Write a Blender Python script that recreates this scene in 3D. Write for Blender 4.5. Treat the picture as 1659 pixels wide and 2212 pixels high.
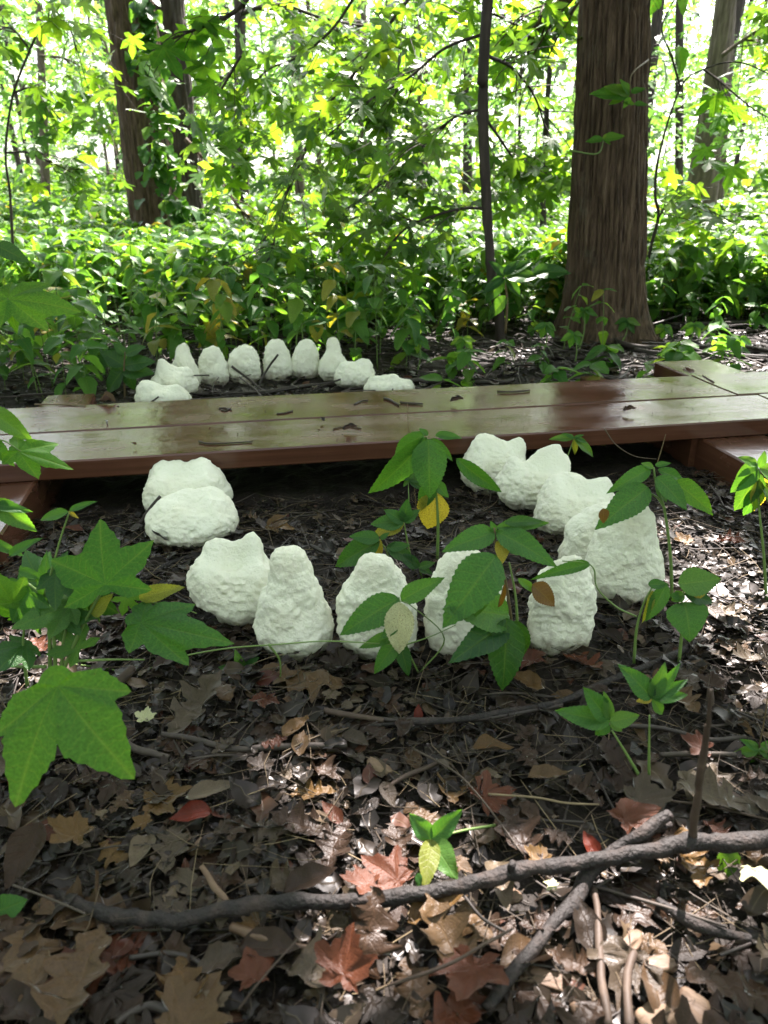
import bpy, math, random
import numpy as np
from mathutils import Vector, Matrix
random.seed(7); rng = np.random.default_rng(7)
for o in list(bpy.data.objects): bpy.data.objects.remove(o)
scn = bpy.context.scene
COL = scn.collection
R = math.radians
# ------------------------------------------------------------ camera, sky, sun, exposure
PITCH = 23.8; CAMH = 0.665
FPX = 1597.7; CX, CY = 829.5, 1106.0           # photograph measured at 1659 x 2212
cd = bpy.data.cameras.new('camera'); cam = bpy.data.objects.new('camera', cd); COL.objects.link(cam)
cam.location = (0, 0, CAMH); cam.rotation_euler = (R(90 - PITCH), 0, 0)
cd.sensor_fit = 'VERTICAL'; cd.sensor_height = 36; cd.sensor_width = 27; cd.lens = 36 * FPX / 2212
cd.clip_start = 0.01; cd.clip_end = 600
cd.dof.use_dof = True; cd.dof.focus_distance = 1.35; cd.dof.aperture_fstop = 7.0
scn.camera = cam
SUN_EL, SUN_AZ = 54, 22                         # azimuth from +Y towards +X
w = bpy.data.worlds.new("World"); scn.world = w; w.use_nodes = True
wn = w.node_tree.nodes; wl = w.node_tree.links
bg = wn['Background']; bg.inputs[1].default_value = 0.095
sky = wn.new('ShaderNodeTexSky'); sky.sky_type = 'NISHITA'; sky.sun_disc = False
sky.sun_elevation = R(SUN_EL); sky.sun_rotation = R(SUN_AZ); sky.air_density = 1.0; sky.dust_density = 3.0; sky.ozone_density = 1.0
hz_ = wn.new('ShaderNodeHueSaturation'); hz_.inputs['Saturation'].default_value = .35; wl.new(sky.outputs[0], hz_.inputs['Color'])   # hazy, milky summer sky
wl.new(hz_.outputs[0], bg.inputs[0])
sd = bpy.data.lights.new('sun', 'SUN'); sun = bpy.data.objects.new('sun', sd); COL.objects.link(sun)
sd.energy = 5.0; sd.angle = R(0.5); sd.color = (1.0, 0.90, 0.86)
S = np.array([math.sin(R(SUN_AZ)) * math.cos(R(SUN_EL)), math.cos(R(SUN_AZ)) * math.cos(R(SUN_EL)), math.sin(R(SUN_EL))])
sun.rotation_euler = Vector(S).to_track_quat('Z', 'Y').to_euler()
scn.view_settings.view_transform = 'Standard'; scn.view_settings.look = 'None'
scn.view_settings.exposure = 2.85; scn.view_settings.gamma = 1; scn.view_settings.use_curve_mapping = False
cy = scn.cycles
cy.max_bounces = 8; cy.diffuse_bounces = 4; cy.glossy_bounces = 3; cy.transmission_bounces = 6; cy.transparent_max_bounces = 4
cy.caustics_reflective = False; cy.caustics_refractive = False; cy.sample_clamp_indirect = 4.0
cy.use_denoising = True

# ------------------------------------------------------------ pixel -> world helpers
cp, sp_ = math.cos(R(PITCH)), math.sin(R(PITCH))
def ray(px, py):
    a, b = (px - CX) / FPX, -(py - CY) / FPX
    return np.array([a, b * sp_ + cp, b * cp - sp_])
def onz(px, py, z=0.0):
    d = ray(px, py); t = (z - CAMH) / d[2]; return np.array([0, 0, CAMH]) + t * d
def aty(px, py, Y):
    d = ray(px, py); return np.array([0, 0, CAMH]) + d * (Y / d[1])
def zc(p): return p[1] * cp + (CAMH - p[2]) * sp_
def px2m(px, p): return px * zc(p) / FPX
def zoomr(ox, oy, s=1.728): return lambda x, y: ((ox + x / s) / 1.15732, (oy + y / s) / 1.15732)
Z1 = zoomr(0, 0); Z2 = zoomr(960, 0); Z3 = zoomr(0, 580); Z4 = zoomr(960, 580)
Z5 = zoomr(0, 1160); Z6 = zoomr(960, 1160); Z7 = zoomr(0, 1800); Z8 = zoomr(960, 1800)

# ------------------------------------------------------------ noise
def _h(ix, iy, iz, seed):
    n = (ix.astype(np.int64) * 73856093) ^ (iy.astype(np.int64) * 19349663) ^ (iz.astype(np.int64) * 83492791) ^ (seed * 2654435761)
    n = (n ^ (n >> 13)) * 1274126177 & 0x7fffffff
    n = (n ^ (n >> 15)) * 2246822519 & 0x7fffffff
    return (n & 0xffffff) / float(0xffffff)
def vn(x, y, z, seed=1):
    x, y, z = np.broadcast_arrays(np.asarray(x, float), np.asarray(y, float), np.asarray(z, float))
    ix, iy, iz = np.floor(x), np.floor(y), np.floor(z)
    fx, fy, fz = x - ix, y - iy, z - iz
    fx, fy, fz = [f * f * (3 - 2 * f) for f in (fx, fy, fz)]
    r = 0
    for dx in (0, 1):
        for dy in (0, 1):
            for dz in (0, 1):
                r = r + _h(ix + dx, iy + dy, iz + dz, seed) * (fx if dx else 1 - fx) * (fy if dy else 1 - fy) * (fz if dz else 1 - fz)
    return r * 2 - 1
def fbm(x, y, z, oc=3, seed=1):
    r = 0; a = 1.0
    for k in range(oc):
        r = r + a * vn(x * 2 ** k, y * 2 ** k, z * 2 ** k, seed + k); a *= .5
    return r
def gz(x, y):
    x = np.asarray(x, float); y = np.asarray(y, float)
    return 0.012 * vn(x * 1.7, y * 1.7, 0, 5) + 0.008 * vn(x * 7, y * 7, 0, 6) + np.clip((y - 9) * 0.006, 0, .5)

# ------------------------------------------------------------ mesh / object helpers
def make_mesh(name, V, F, mat=None, UV=None, smooth=True):
    V = np.asarray(V, np.float32); F = np.asarray(F, np.int32)
    me = bpy.data.meshes.new(name); k = F.shape[1]
    me.vertices.add(len(V)); me.vertices.foreach_set('co', V.ravel())
    me.loops.add(F.size); me.loops.foreach_set('vertex_index', F.ravel())
    me.polygons.add(len(F))
    me.polygons.foreach_set('loop_start', np.arange(0, F.size, k, dtype=np.int32))
    me.polygons.foreach_set('loop_total', np.full(len(F), k, np.int32))
    if UV is not None:
        uv = me.uv_layers.new(name='UVMap'); uv.data.foreach_set('uv', np.asarray(UV, np.float32)[F.ravel()].ravel())
    me.update(calc_edges=True)
    if smooth: me.polygons.foreach_set('use_smooth', np.ones(len(F), bool))
    if mat: me.materials.append(mat)
    return me
def link(name, me, parent=None, loc=None):
    o = bpy.data.objects.new(name, me); COL.objects.link(o)
    if parent: o.parent = parent
    if loc is not None: o.location = loc
    return o
def tag(o, label=None, cat=None, group=None, kind=None):
    if label: o['label'] = label
    if cat: o['category'] = cat
    if group: o['group'] = group
    if kind: o['kind'] = kind
    return o
def empty(name, loc, label, cat, group=None):
    o = bpy.data.objects.new(name, None); COL.objects.link(o); o.location = loc; o.empty_display_size = .05
    return tag(o, label, cat, group)
def smooth_path(P, n=6):
    P = np.asarray(P, float)
    if len(P) < 3 or n < 2: return P
    Q = np.vstack([2 * P[0] - P[1], P, 2 * P[-1] - P[-2]]); out = []
    for i in range(1, len(Q) - 2):
        for t in np.linspace(0, 1, n, endpoint=False):
            a, b, c, d = Q[i - 1], Q[i], Q[i + 1], Q[i + 2]
            out.append(.5 * (2 * b + (c - a) * t + (2 * a - 5 * b + 4 * c - d) * t * t + (3 * b - a - 3 * c + d) * t ** 3))
    out.append(P[-1]); return np.array(out)
def tube(P, r, sides=6, n=5, rough=0, seed=1, cap=True):
    """returns V, F (quads) of a tapered tube; r scalar or per-control-point"""
    P0 = np.asarray(P, float); r0 = np.full(len(P0), r) if np.isscalar(r) else np.asarray(r, float)
    Q = smooth_path(np.column_stack([P0, r0]), n); P = Q[:, :3]; rr = Q[:, 3]
    m = len(P); T = np.gradient(P, axis=0); T /= np.linalg.norm(T, axis=1)[:, None] + 1e-9
    up = np.array([0, 0, 1.]) if abs(T[0][2]) < .9 else np.array([1., 0, 0])
    N = np.zeros_like(P); v = np.cross(T[0], up); N[0] = v / np.linalg.norm(v)
    for i in range(1, m):
        v = N[i - 1] - T[i] * N[i - 1].dot(T[i]); N[i] = v / (np.linalg.norm(v) + 1e-9)
    B = np.cross(T, N); th = np.linspace(0, 2 * np.pi, sides, endpoint=False)
    ring = (np.cos(th)[None, :, None] * N[:, None, :] + np.sin(th)[None, :, None] * B[:, None, :])
    rad = np.repeat(rr[:, None], sides, 1)
    if rough:
        q = P[:, None, :] + ring * rad[..., None]
        rad = rad * (1 + rough * fbm(q[..., 0] * 60, q[..., 1] * 60, q[..., 2] * 60, 2, seed) + rough * .8 * vn(np.arange(m) * .35, 0, 0, seed + 9)[:, None])
    if rough: P = P + np.stack([vn(np.arange(m) * .22, 0, 3, seed + 2), vn(np.arange(m) * .22, 5, 0, seed + 3), vn(np.arange(m) * .22, 9, 1, seed + 4) * .5], -1) * rr[:, None] * .16 * (n > 6)
    V = (P[:, None, :] + ring * rad[..., None]).reshape(-1, 3)
    i = np.arange(m - 1)[:, None] * sides; j = np.arange(sides)[None, :]; j2 = (j + 1) % sides
    F = np.stack([i + j, i + j2, i + sides + j2, i + sides + j], -1).reshape(-1, 4)
    if cap:
        c0, c1 = len(V), len(V) + 1
        V = np.vstack([V, P[0], P[-1]])
        e0 = [[c0, (k + 1) % sides, k, k] for k in range(sides)]; b = (m - 1) * sides
        e1 = [[c1, b + k, b + (k + 1) % sides, b + (k + 1) % sides] for k in range(sides)]
        F = np.vstack([F, e0, e1])
    return V, F
def quads_to_tris(F):
    F = np.asarray(F); a = F[:, [0, 1, 2]]; b = F[F[:, 2] != F[:, 3]][:, [0, 2, 3]]
    return np.vstack([a, b])
def tube_mesh(name, P, r, mat, sides=6, n=5, rough=0, seed=1):
    V, F = tube(P, r, sides, n, rough, seed)
    return make_mesh(name, V, quads_to_tris(F), mat)
def join(parts):
    Vs, Fs, Us, off = [], [], [], 0
    for p in parts:
        V, F = p[0], np.asarray(p[1])
        if F.shape[1] == 4: F = quads_to_tris(F)
        Vs.append(V); Fs.append(F + off); off += len(V)
        Us.append(p[2] if len(p) > 2 and p[2] is not None else np.zeros((len(V), 2)))
    return np.vstack(Vs), np.vstack(Fs), np.vstack(Us)
def batch(tpl, M, pos):
    """tpl=(V,F,UV); M (N,3,3) columns are axes incl. scale; pos (N,3)"""
    V, F, U = tpl; N = len(pos)
    if N == 0: return np.zeros((0, 3)), np.zeros((0, 3), int), np.zeros((0, 2))
    W = np.einsum('nij,vj->nvi', M, V) + pos[:, None, :]
    FF = F[None] + (np.arange(N) * len(V))[:, None, None]
    return W.reshape(-1, 3), FF.reshape(-1, 3), np.tile(U, (N, 1))

# ------------------------------------------------------------ materials
def newmat(name):
    m = bpy.data.materials.new(name); m.use_nodes = True; nt = m.node_tree
    for n in list(nt.nodes): nt.nodes.remove(n)
    return m, nt.nodes, nt.links
def ramp(nodes, stops):
    r = nodes.new('ShaderNodeValToRGB'); e = r.color_ramp.elements
    while len(e) < len(stops): e.new(.5)
    for el, (p, c) in zip(e, stops): el.position = p; el.color = (*c, 1)
    return r
def math_(nodes, links, op, a, b=None, c=None):
    n = nodes.new('ShaderNodeMath'); n.operation = op
    for i, v in enumerate((a, b, c)):
        if v is None: continue
        if isinstance(v, (int, float)): n.inputs[i].default_value = v
        else: links.new(v, n.inputs[i])
    return n.outputs[0]
def mixc(nodes, links, f, a, b, mode='MIX'):
    n = nodes.new('ShaderNodeMix'); n.data_type = 'RGBA'; n.blend_type = mode
    for i, v in ((0, f), (6, a), (7, b)):
        if isinstance(v, (int, float)): n.inputs[i].default_value = v
        elif isinstance(v, tuple): n.inputs[i].default_value = (*v, 1)
        else: links.new(v, n.inputs[i])
    return n.outputs[2]
def leafmat(name, stops, trans=.5, tmul=(2.6, 2.3, .6), rough=.38, gloss=.5, vein=.35, veincol=(.2, .3, .06), spots=0, spotcol=(.12, .06, .02), sidevein=True):
    m, N, L = newmat(name)
    oi = N.new('ShaderNodeObjectInfo'); ge = N.new('ShaderNodeNewGeometry')
    rnd = math_(N, L, 'FRACT', math_(N, L, 'ADD', oi.outputs['Random'], ge.outputs['Random Per Island']))
    rp = ramp(N, stops); L.new(rnd, rp.inputs[0]); col = rp.outputs[0]
    tc = N.new('ShaderNodeTexCoord')
    nz = N.new('ShaderNodeTexNoise'); nz.inputs['Scale'].default_value = 40; nz.inputs['Detail'].default_value = 3; L.new(tc.outputs['Object'], nz.inputs[0])
    col = mixc(N, L, .42, col, mixc(N, L, math_(N, L, 'MULTIPLY_ADD', nz.outputs[0], 2.2, -.6), (.35, .35, .35), (1.5, 1.5, 1.4)), 'MULTIPLY')
    h = None
    if vein:
        uv = N.new('ShaderNodeUVMap'); sx = N.new('ShaderNodeSeparateXYZ'); L.new(uv.outputs[0], sx.inputs[0])
        au = math_(N, L, 'ABSOLUTE', sx.outputs[0])
        mid = math_(N, L, 'POWER', math_(N, L, 'SUBTRACT', 1.0, au), 22)
        f = mid
        if sidevein:
            s = math_(N, L, 'FRACT', math_(N, L, 'MULTIPLY', math_(N, L, 'SUBTRACT', sx.outputs[1], math_(N, L, 'MULTIPLY', au, .16)), 8.5))
            s = math_(N, L, 'POWER', math_(N, L, 'SUBTRACT', 1.0, math_(N, L, 'MULTIPLY', math_(N, L, 'ABSOLUTE', math_(N, L, 'SUBTRACT', s, .5)), 2.0)), 9)
            f = math_(N, L, 'MAXIMUM', mid, math_(N, L, 'MULTIPLY', s, .55))
        h = f
        col = mixc(N, L, math_(N, L, 'MULTIPLY', f, vein), col, veincol)
    if spots:
        ns = N.new('ShaderNodeTexNoise'); ns.inputs['Scale'].default_value = 55; L.new(tc.outputs['Object'], ns.inputs[0])
        f = math_(N, L, 'GREATER_THAN', ns.outputs[0], .74 - spots * .12)
        col = mixc(N, L, f, col, spotcol)
    di = N.new('ShaderNodeBsdfDiffuse'); L.new(col, di.inputs[0])
    tr = N.new('ShaderNodeBsdfTranslucent'); L.new(mixc(N, L, 1.0, col, tmul, 'MULTIPLY'), tr.inputs[0])
    mx = N.new('ShaderNodeMixShader'); mx.inputs[0].default_value = trans; L.new(di.outputs[0], mx.inputs[1]); L.new(tr.outputs[0], mx.inputs[2])
    gl = N.new('ShaderNodeBsdfGlossy'); gl.inputs['Roughness'].default_value = rough
    fr = N.new('ShaderNodeFresnel'); fr.inputs[0].default_value = 1.42
    m2 = N.new('ShaderNodeMixShader'); L.new(math_(N, L, 'MULTIPLY', fr.outputs[0], gloss), m2.inputs[0]); L.new(mx.outputs[0], m2.inputs[1]); L.new(gl.outputs[0], m2.inputs[2])
    if h is not None or True:
        bp = N.new('ShaderNodeBump'); bp.inputs['Strength'].default_value = .35; bp.inputs['Distance'].default_value = .002
        hh = math_(N, L, 'ADD', math_(N, L, 'MULTIPLY', h, -1.0), nz.outputs[0]) if h is not None else nz.outputs[0]
        L.new(hh, bp.inputs['Height']); L.new(bp.outputs[0], di.inputs['Normal']); L.new(bp.outputs[0], gl.inputs['Normal'])
    out = N.new('ShaderNodeOutputMaterial'); L.new(m2.outputs[0], out.inputs[0])
    return m
def solid(name, stops, scale=(20, 20, 20), rough=(.5, .8), bump=.4, bdist=.003, bscale=None, spec=.4, coords='Object', detail=6, rnd=0, coat=0):
    m, N, L = newmat(name)
    tc = N.new('ShaderNodeTexCoord'); mp = N.new('ShaderNodeMapping'); L.new(tc.outputs[coords], mp.inputs[0]); mp.inputs['Scale'].default_value = scale
    nz = N.new('ShaderNodeTexNoise'); nz.inputs['Scale'].default_value = 1; nz.inputs['Detail'].default_value = detail; nz.inputs['Roughness'].default_value = .6; L.new(mp.outputs[0], nz.inputs[0])
    v = math_(N, L, 'MULTIPLY_ADD', nz.outputs[0], 1.8, -.4)
    if rnd:
        oi = N.new('ShaderNodeObjectInfo'); ge = N.new('ShaderNodeNewGeometry')
        rr = math_(N, L, 'FRACT', math_(N, L, 'ADD', oi.outputs['Random'], ge.outputs['Random Per Island']))
        v = math_(N, L, 'ADD', math_(N, L, 'MULTIPLY', v, 1 - rnd), math_(N, L, 'MULTIPLY', rr, rnd))
    rp = ramp(N, stops); L.new(v, rp.inputs[0])
    pb = N.new('ShaderNodeBsdfPrincipled'); L.new(rp.outputs[0], pb.inputs['Base Color']); pb.inputs['Specular IOR Level'].default_value = spec
    mr = N.new('ShaderNodeMapRange'); mr.inputs[3].default_value = rough[0]; mr.inputs[4].default_value = rough[1]; L.new(v, mr.inputs[0]); L.new(mr.outputs[0], pb.inputs['Roughness'])
    if coat: pb.inputs['Coat Weight'].default_value = coat; pb.inputs['Coat Roughness'].default_value = .15
    bz = nz
    if bscale:
        m2 = N.new('ShaderNodeMapping'); L.new(tc.outputs[coords], m2.inputs[0]); m2.inputs['Scale'].default_value = bscale
        bz = N.new('ShaderNodeTexNoise'); bz.inputs['Scale'].default_value = 1; bz.inputs['Detail'].default_value = 5; L.new(m2.outputs[0], bz.inputs[0])
    bp = N.new('ShaderNodeBump'); bp.inputs['Strength'].default_value = bump; bp.inputs['Distance'].default_value = bdist; L.new(bz.outputs[0], bp.inputs['Height']); L.new(bp.outputs[0], pb.inputs['Normal'])
    out = N.new('ShaderNodeOutputMaterial'); L.new(pb.outputs[0], out.inputs[0])
    return m
M = {}
M['mud'] = solid('mud', [(0, (.006, .0045, .0035)), (.5, (.012, .009, .0065)), (1, (.022, .016, .011))], (14, 14, 14), (.55, .9), .8, .012, (70, 70, 70), .22, detail=8)
M['herb'] = leafmat('herb_leaf', [(0, (.036, .11, .028)), (.45, (.055, .15, .03)), (.85, (.08, .18, .032)), (1, (.12, .20, .038))], .54, vein=.25, gloss=.3, tmul=(3, 2.7, .9))
M['herbfar'] = leafmat('undergrowth_leaf', [(0, (.04, .11, .024)), (.5, (.055, .145, .025)), (.95, (.09, .18, .03)), (1, (.22, .17, .05))], .5, vein=0, gloss=.4, tmul=(3, 2.6, .7))
M['hero'] = leafmat('fresh_leaf', [(0, (.03, .10, .024)), (.6, (.045, .135, .028)), (1, (.075, .17, .035))], .45, spots=.2, spotcol=(.06, .045, .015), vein=.22, rough=.34, gloss=.5)
M['herodark'] = leafmat('dark_leaf', [(0, (.018, .065, .018)), (1, (.035, .10, .02))], .4, vein=.22, rough=.32, gloss=.55)
M['yellowing'] = leafmat('yellowing_leaf', [(0, (.16, .2, .035)), (1, (.28, .24, .05))], .5, vein=.4, veincol=(.3, .3, .12), spots=.9, spotcol=(.09, .05, .02))
M['cream'] = leafmat('cream_leaf', [(0, (.40, .41, .24)), (1, (.44, .44, .26))], .2, tmul=(1.2, 1.2, .9), vein=.4, veincol=(.6, .55, .3), spots=.7, spotcol=(.12, .09, .03))
M['browning'] = leafmat('browning_leaf', [(0, (.10, .055, .02)), (1, (.17, .10, .03))], .35, vein=.3, veincol=(.25, .18, .06))
M['gum'] = leafmat('star_leaf', [(0, (.038, .105, .022)), (.5, (.055, .14, .028)), (.96, (.08, .17, .032)), (1, (.12, .18, .03))], .58, vein=.35, tmul=(3.4, 2.8, .6))
M['gumbig'] = leafmat('big_star_leaf', [(0, (.042, .135, .022)), (1, (.065, .17, .028))], .5, spots=.25, spotcol=(.05, .045, .015), vein=.34, rough=.45, gloss=.25, tmul=(3.4, 2.8, .6))
M['canopy'] = leafmat('canopy_leaf', [(0, (.035, .10, .02)), (.6, (.05, .14, .022)), (1, (.09, .18, .03))], .52, vein=0, tmul=(3.2, 2.9, .8))
M['far'] = leafmat('far_leaf', [(0, (.04, .11, .025)), (.5, (.06, .15, .035)), (1, (.10, .19, .045))], .55, vein=0, tmul=(3.1, 2.8, 1.3), gloss=.5)
DEAD = {}
def deadmat(k, c0, c1, rough=.42, gloss=.7):
    DEAD[k] = leafmat('dead_leaf_' + k, [(0, c0), (1, c1)], .15, (1.2, .9, .5), rough - .06, gloss * .8, vein=.35, veincol=tuple(min(1, c * 1.7) for c in c1), spots=.35, spotcol=tuple(c * .35 for c in c0))
deadmat('tan', (0.045, 0.026, 0.013), (0.078, 0.047, 0.022)); deadmat('grey', (0.040, 0.029, 0.020), (0.072, 0.055, 0.038)); deadmat('brown', (0.020, 0.011, 0.007), (0.036, 0.020, 0.011))
deadmat('russet', (0.048, 0.015, 0.007), (0.080, 0.025, 0.011)); deadmat('dark', (0.010, 0.006, 0.004), (0.020, 0.013, 0.008)); deadmat('red', (0.064, 0.008, 0.004), (0.096, 0.015, 0.006))
deadmat('golden', (0.066, 0.036, 0.012), (0.102, 0.058, 0.020)); deadmat('pale', (0.060, 0.044, 0.028), (0.102, 0.078, 0.052))
M['litter'] = leafmat('litter_leaf', [(0, (.005, .0035, .0025)), (.45, (.012, .0078, .005)), (.74, (.023, .015, .009)), (.9, (.05, .034, .02)), (.95, (.09, .063, .038)), (1, (.05, .014, .008))], .12, (1.2, .9, .5), .36, .7, vein=.3, veincol=(.25, .2, .14), sidevein=False)
M['straw'] = solid('straw', [(0, (.02, .014, .009)), (.55, (.06, .042, .025)), (.85, (.13, .095, .055)), (1, (.26, .2, .11))], (30, 30, 30), (.5, .8), .2, .001, rnd=.85)
M['twig'] = solid('twig_bark', [(0, (.012, .009, .008)), (.6, (.03, .022, .017)), (1, (.075, .058, .044))], (60, 60, 60), (.45, .75), .6, .002, rnd=.5)
M['darkbranch'] = solid('wet_branch_bark', [(0, (.006, .005, .0045)), (.5, (.014, .011, .010)), (1, (.05, .036, .03))], (45, 45, 45), (.5, .85), .9, .004, (220, 220, 220), .3)
M['brownbranch'] = solid('brown_branch_bark', [(0, (.03, .02, .015)), (.6, (.06, .042, .031)), (1, (.12, .085, .06))], (40, 40, 40), (.5, .8), .7, .002, spec=.25)
M['chip'] = solid('rotten_wood', [(0, (.05, .028, .016)), (.5, (.11, .068, .04)), (1, (.22, .16, .10))], (25, 90, 90), (.5, .8), .8, .003, rnd=.4)
M['stemgreen'] = solid('green_stem', [(0, (.09, .16, .04)), (1, (.16, .24, .06))], (40, 40, 10), (.4, .6), .2, .001, rnd=.3)
M['stemred'] = solid('reddish_stem', [(0, (.08, .06, .03)), (1, (.14, .10, .045))], (40, 40, 10), (.4, .6), .2, .001)
M['bark'] = solid('ridged_bark', [(.1, (.018, .011, .007)), (.42, (.066, .042, .026)), (.7, (.12, .08, .052)), (1, (.20, .15, .105))], (70, 70, 7), (.65, .9), 1.0, .012, (120, 120, 30), .25)
M['barkgrey'] = solid('grey_bark', [(0, (.055, .042, .032)), (.5, (.12, .095, .072)), (1, (.23, .19, .145))], (30, 30, 5), (.7, .9), .8, .01, None, .2)
M['barkdark'] = solid('dark_bark', [(0, (.02, .015, .013)), (.5, (.045, .035, .03)), (1, (.10, .08, .07))], (30, 30, 5), (.65, .9), .8, .01, None, .25)
_bn = M['bark'].node_tree.nodes; _bl = M['bark'].node_tree.links; _pb = next(n for n in _bn if n.type == 'BSDF_PRINCIPLED'); _src = _pb.inputs['Base Color'].links[0].from_socket
_tc = _bn.new('ShaderNodeTexCoord'); _n = _bn.new('ShaderNodeTexNoise'); _n.inputs['Scale'].default_value = 5; _n.inputs['Detail'].default_value = 7; _n.inputs['Roughness'].default_value = .7; _bl.new(_tc.outputs['Object'], _n.inputs[0])
_f = math_(_bn, _bl, 'MULTIPLY_ADD', _n.outputs[0], 6.0, -3.4); _f.node.use_clamp = True
_c = mixc(_bn, _bl, math_(_bn, _bl, 'MULTIPLY', _f, .55), _src, (.13, .125, .09)); _bl.new(_c, _pb.inputs['Base Color'])
M['nail'] = solid('nail_steel', [(0, (.2, .2, .2)), (1, (.4, .4, .4))], (9, 9, 9), (.3, .4), .1)
def plastermat():
    m, N, L = newmat('white_plaster')
    tc = N.new('ShaderNodeTexCoord')
    n1 = N.new('ShaderNodeTexNoise'); n1.inputs['Scale'].default_value = 9; n1.inputs['Detail'].default_value = 5; L.new(tc.outputs['Object'], n1.inputs[0])
    col = ramp(N, [(.2, (.58, .54, .40)), (.42, (.77, .77, .63)), (.8, (.84, .86, .74))]); L.new(n1.outputs[0], col.inputs[0])
    sx = N.new('ShaderNodeSeparateXYZ'); L.new(tc.outputs['Object'], sx.inputs[0])
    n2 = N.new('ShaderNodeTexNoise'); n2.inputs['Scale'].default_value = 70; n2.inputs['Detail'].default_value = 4; L.new(tc.outputs['Object'], n2.inputs[0])
    # splashed soil near the foot of each lump
    f = math_(N, L, 'MULTIPLY_ADD', sx.outputs[2], -26.0, math_(N, L, 'MULTIPLY', n2.outputs[0], 2.1)); f.node.use_clamp = True
    c2 = mixc(N, L, math_(N, L, 'MULTIPLY', f, .75), col.outputs[0], (.22, .17, .11))
    n4 = N.new('ShaderNodeTexNoise'); n4.inputs['Scale'].default_value = 13; n4.inputs['Detail'].default_value = 8; L.new(tc.outputs['Object'], n4.inputs[0])
    f2 = math_(N, L, 'MULTIPLY_ADD', n4.outputs[0], 5.0, -2.95); f2.node.use_clamp = True; c2 = mixc(N, L, math_(N, L, 'MULTIPLY', f2, .55), c2, (.47, .40, .25))
    pb = N.new('ShaderNodeBsdfPrincipled'); L.new(c2, pb.inputs['Base Color']); pb.inputs['Roughness'].default_value = .75; pb.inputs['Specular IOR Level'].default_value = .25
    n3 = N.new('ShaderNodeTexNoise'); n3.inputs['Scale'].default_value = 150; n3.inputs['Detail'].default_value = 6; n3.inputs['Roughness'].default_value = .65; L.new(tc.outputs['Object'], n3.inputs[0])
    mu = N.new('ShaderNodeTexVoronoi'); mu.inputs['Scale'].default_value = 55; mu.feature = 'SMOOTH_F1'; L.new(tc.outputs['Object'], mu.inputs[0])
    hh = math_(N, L, 'ADD', n3.outputs[0], math_(N, L, 'MULTIPLY', mu.outputs[0], .12))
    bp = N.new('ShaderNodeBump'); bp.inputs['Strength'].default_value = .9; bp.inputs['Distance'].default_value = .005; L.new(hh, bp.inputs['Height']); L.new(bp.outputs[0], pb.inputs['Normal'])
    out = N.new('ShaderNodeOutputMaterial'); L.new(pb.outputs[0], out.inputs[0]); return m
M['plaster'] = plastermat()
def boardmat():
    m, N, L = newmat('wet_stained_wood')
    tc = N.new('ShaderNodeTexCoord'); oi = N.new('ShaderNodeObjectInfo')
    ad = N.new('ShaderNodeVectorMath'); ad.operation = 'ADD'; L.new(tc.outputs['Object'], ad.inputs[0]); L.new(oi.outputs['Random'], ad.inputs[1])
    def nz(sc, det, rough=.55):
        mp = N.new('ShaderNodeMapping'); mp.inputs['Scale'].default_value = sc; L.new(ad.outputs[0], mp.inputs[0])
        n = N.new('ShaderNodeTexNoise'); n.inputs['Scale'].default_value = 1; n.inputs['Detail'].default_value = det; n.inputs['Roughness'].default_value = rough; L.new(mp.outputs[0], n.inputs[0]); return n.outputs[0]
    grain = nz((3, 90, 90), 6); blot = nz((4, 9, 9), 4); fine = nz((180, 220, 220), 3); wav = nz((22, 14, 14), 2)
    rp = ramp(N, [(.2, (.036, .015, .009)), (.5, (.074, .031, .018)), (.8, (.125, .057, .034))]); L.new(math_(N, L, 'ADD', math_(N, L, 'MULTIPLY', grain, .55), math_(N, L, 'MULTIPLY', blot, .45)), rp.inputs[0])
    pb = N.new('ShaderNodeBsdfPrincipled'); L.new(rp.outputs[0], pb.inputs['Base Color'])
    mr = N.new('ShaderNodeMapRange'); mr.inputs[1].default_value = .35; mr.inputs[2].default_value = .65; mr.inputs[3].default_value = .07; mr.inputs[4].default_value = .30; L.new(blot, mr.inputs[0]); L.new(mr.outputs[0], pb.inputs['Roughness'])
    pb.inputs['Specular IOR Level'].default_value = .34
    pb.inputs['Coat Weight'].default_value = .08; pb.inputs['Coat Roughness'].default_value = .12
    h = math_(N, L, 'ADD', math_(N, L, 'MULTIPLY', grain, .35), math_(N, L, 'MULTIPLY', fine, .22)); h = math_(N, L, 'ADD', h, math_(N, L, 'MULTIPLY', wav, 1.2))
    bp = N.new('ShaderNodeBump'); bp.inputs['Strength'].default_value = .5; bp.inputs['Distance'].default_value = .002; L.new(h, bp.inputs['Height']); L.new(bp.outputs[0], pb.inputs['Normal']); L.new(bp.outputs[0], pb.inputs['Coat Normal'])
    out = N.new('ShaderNodeOutputMaterial'); L.new(pb.outputs[0], out.inputs[0]); return m
M['board'] = boardmat()

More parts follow.
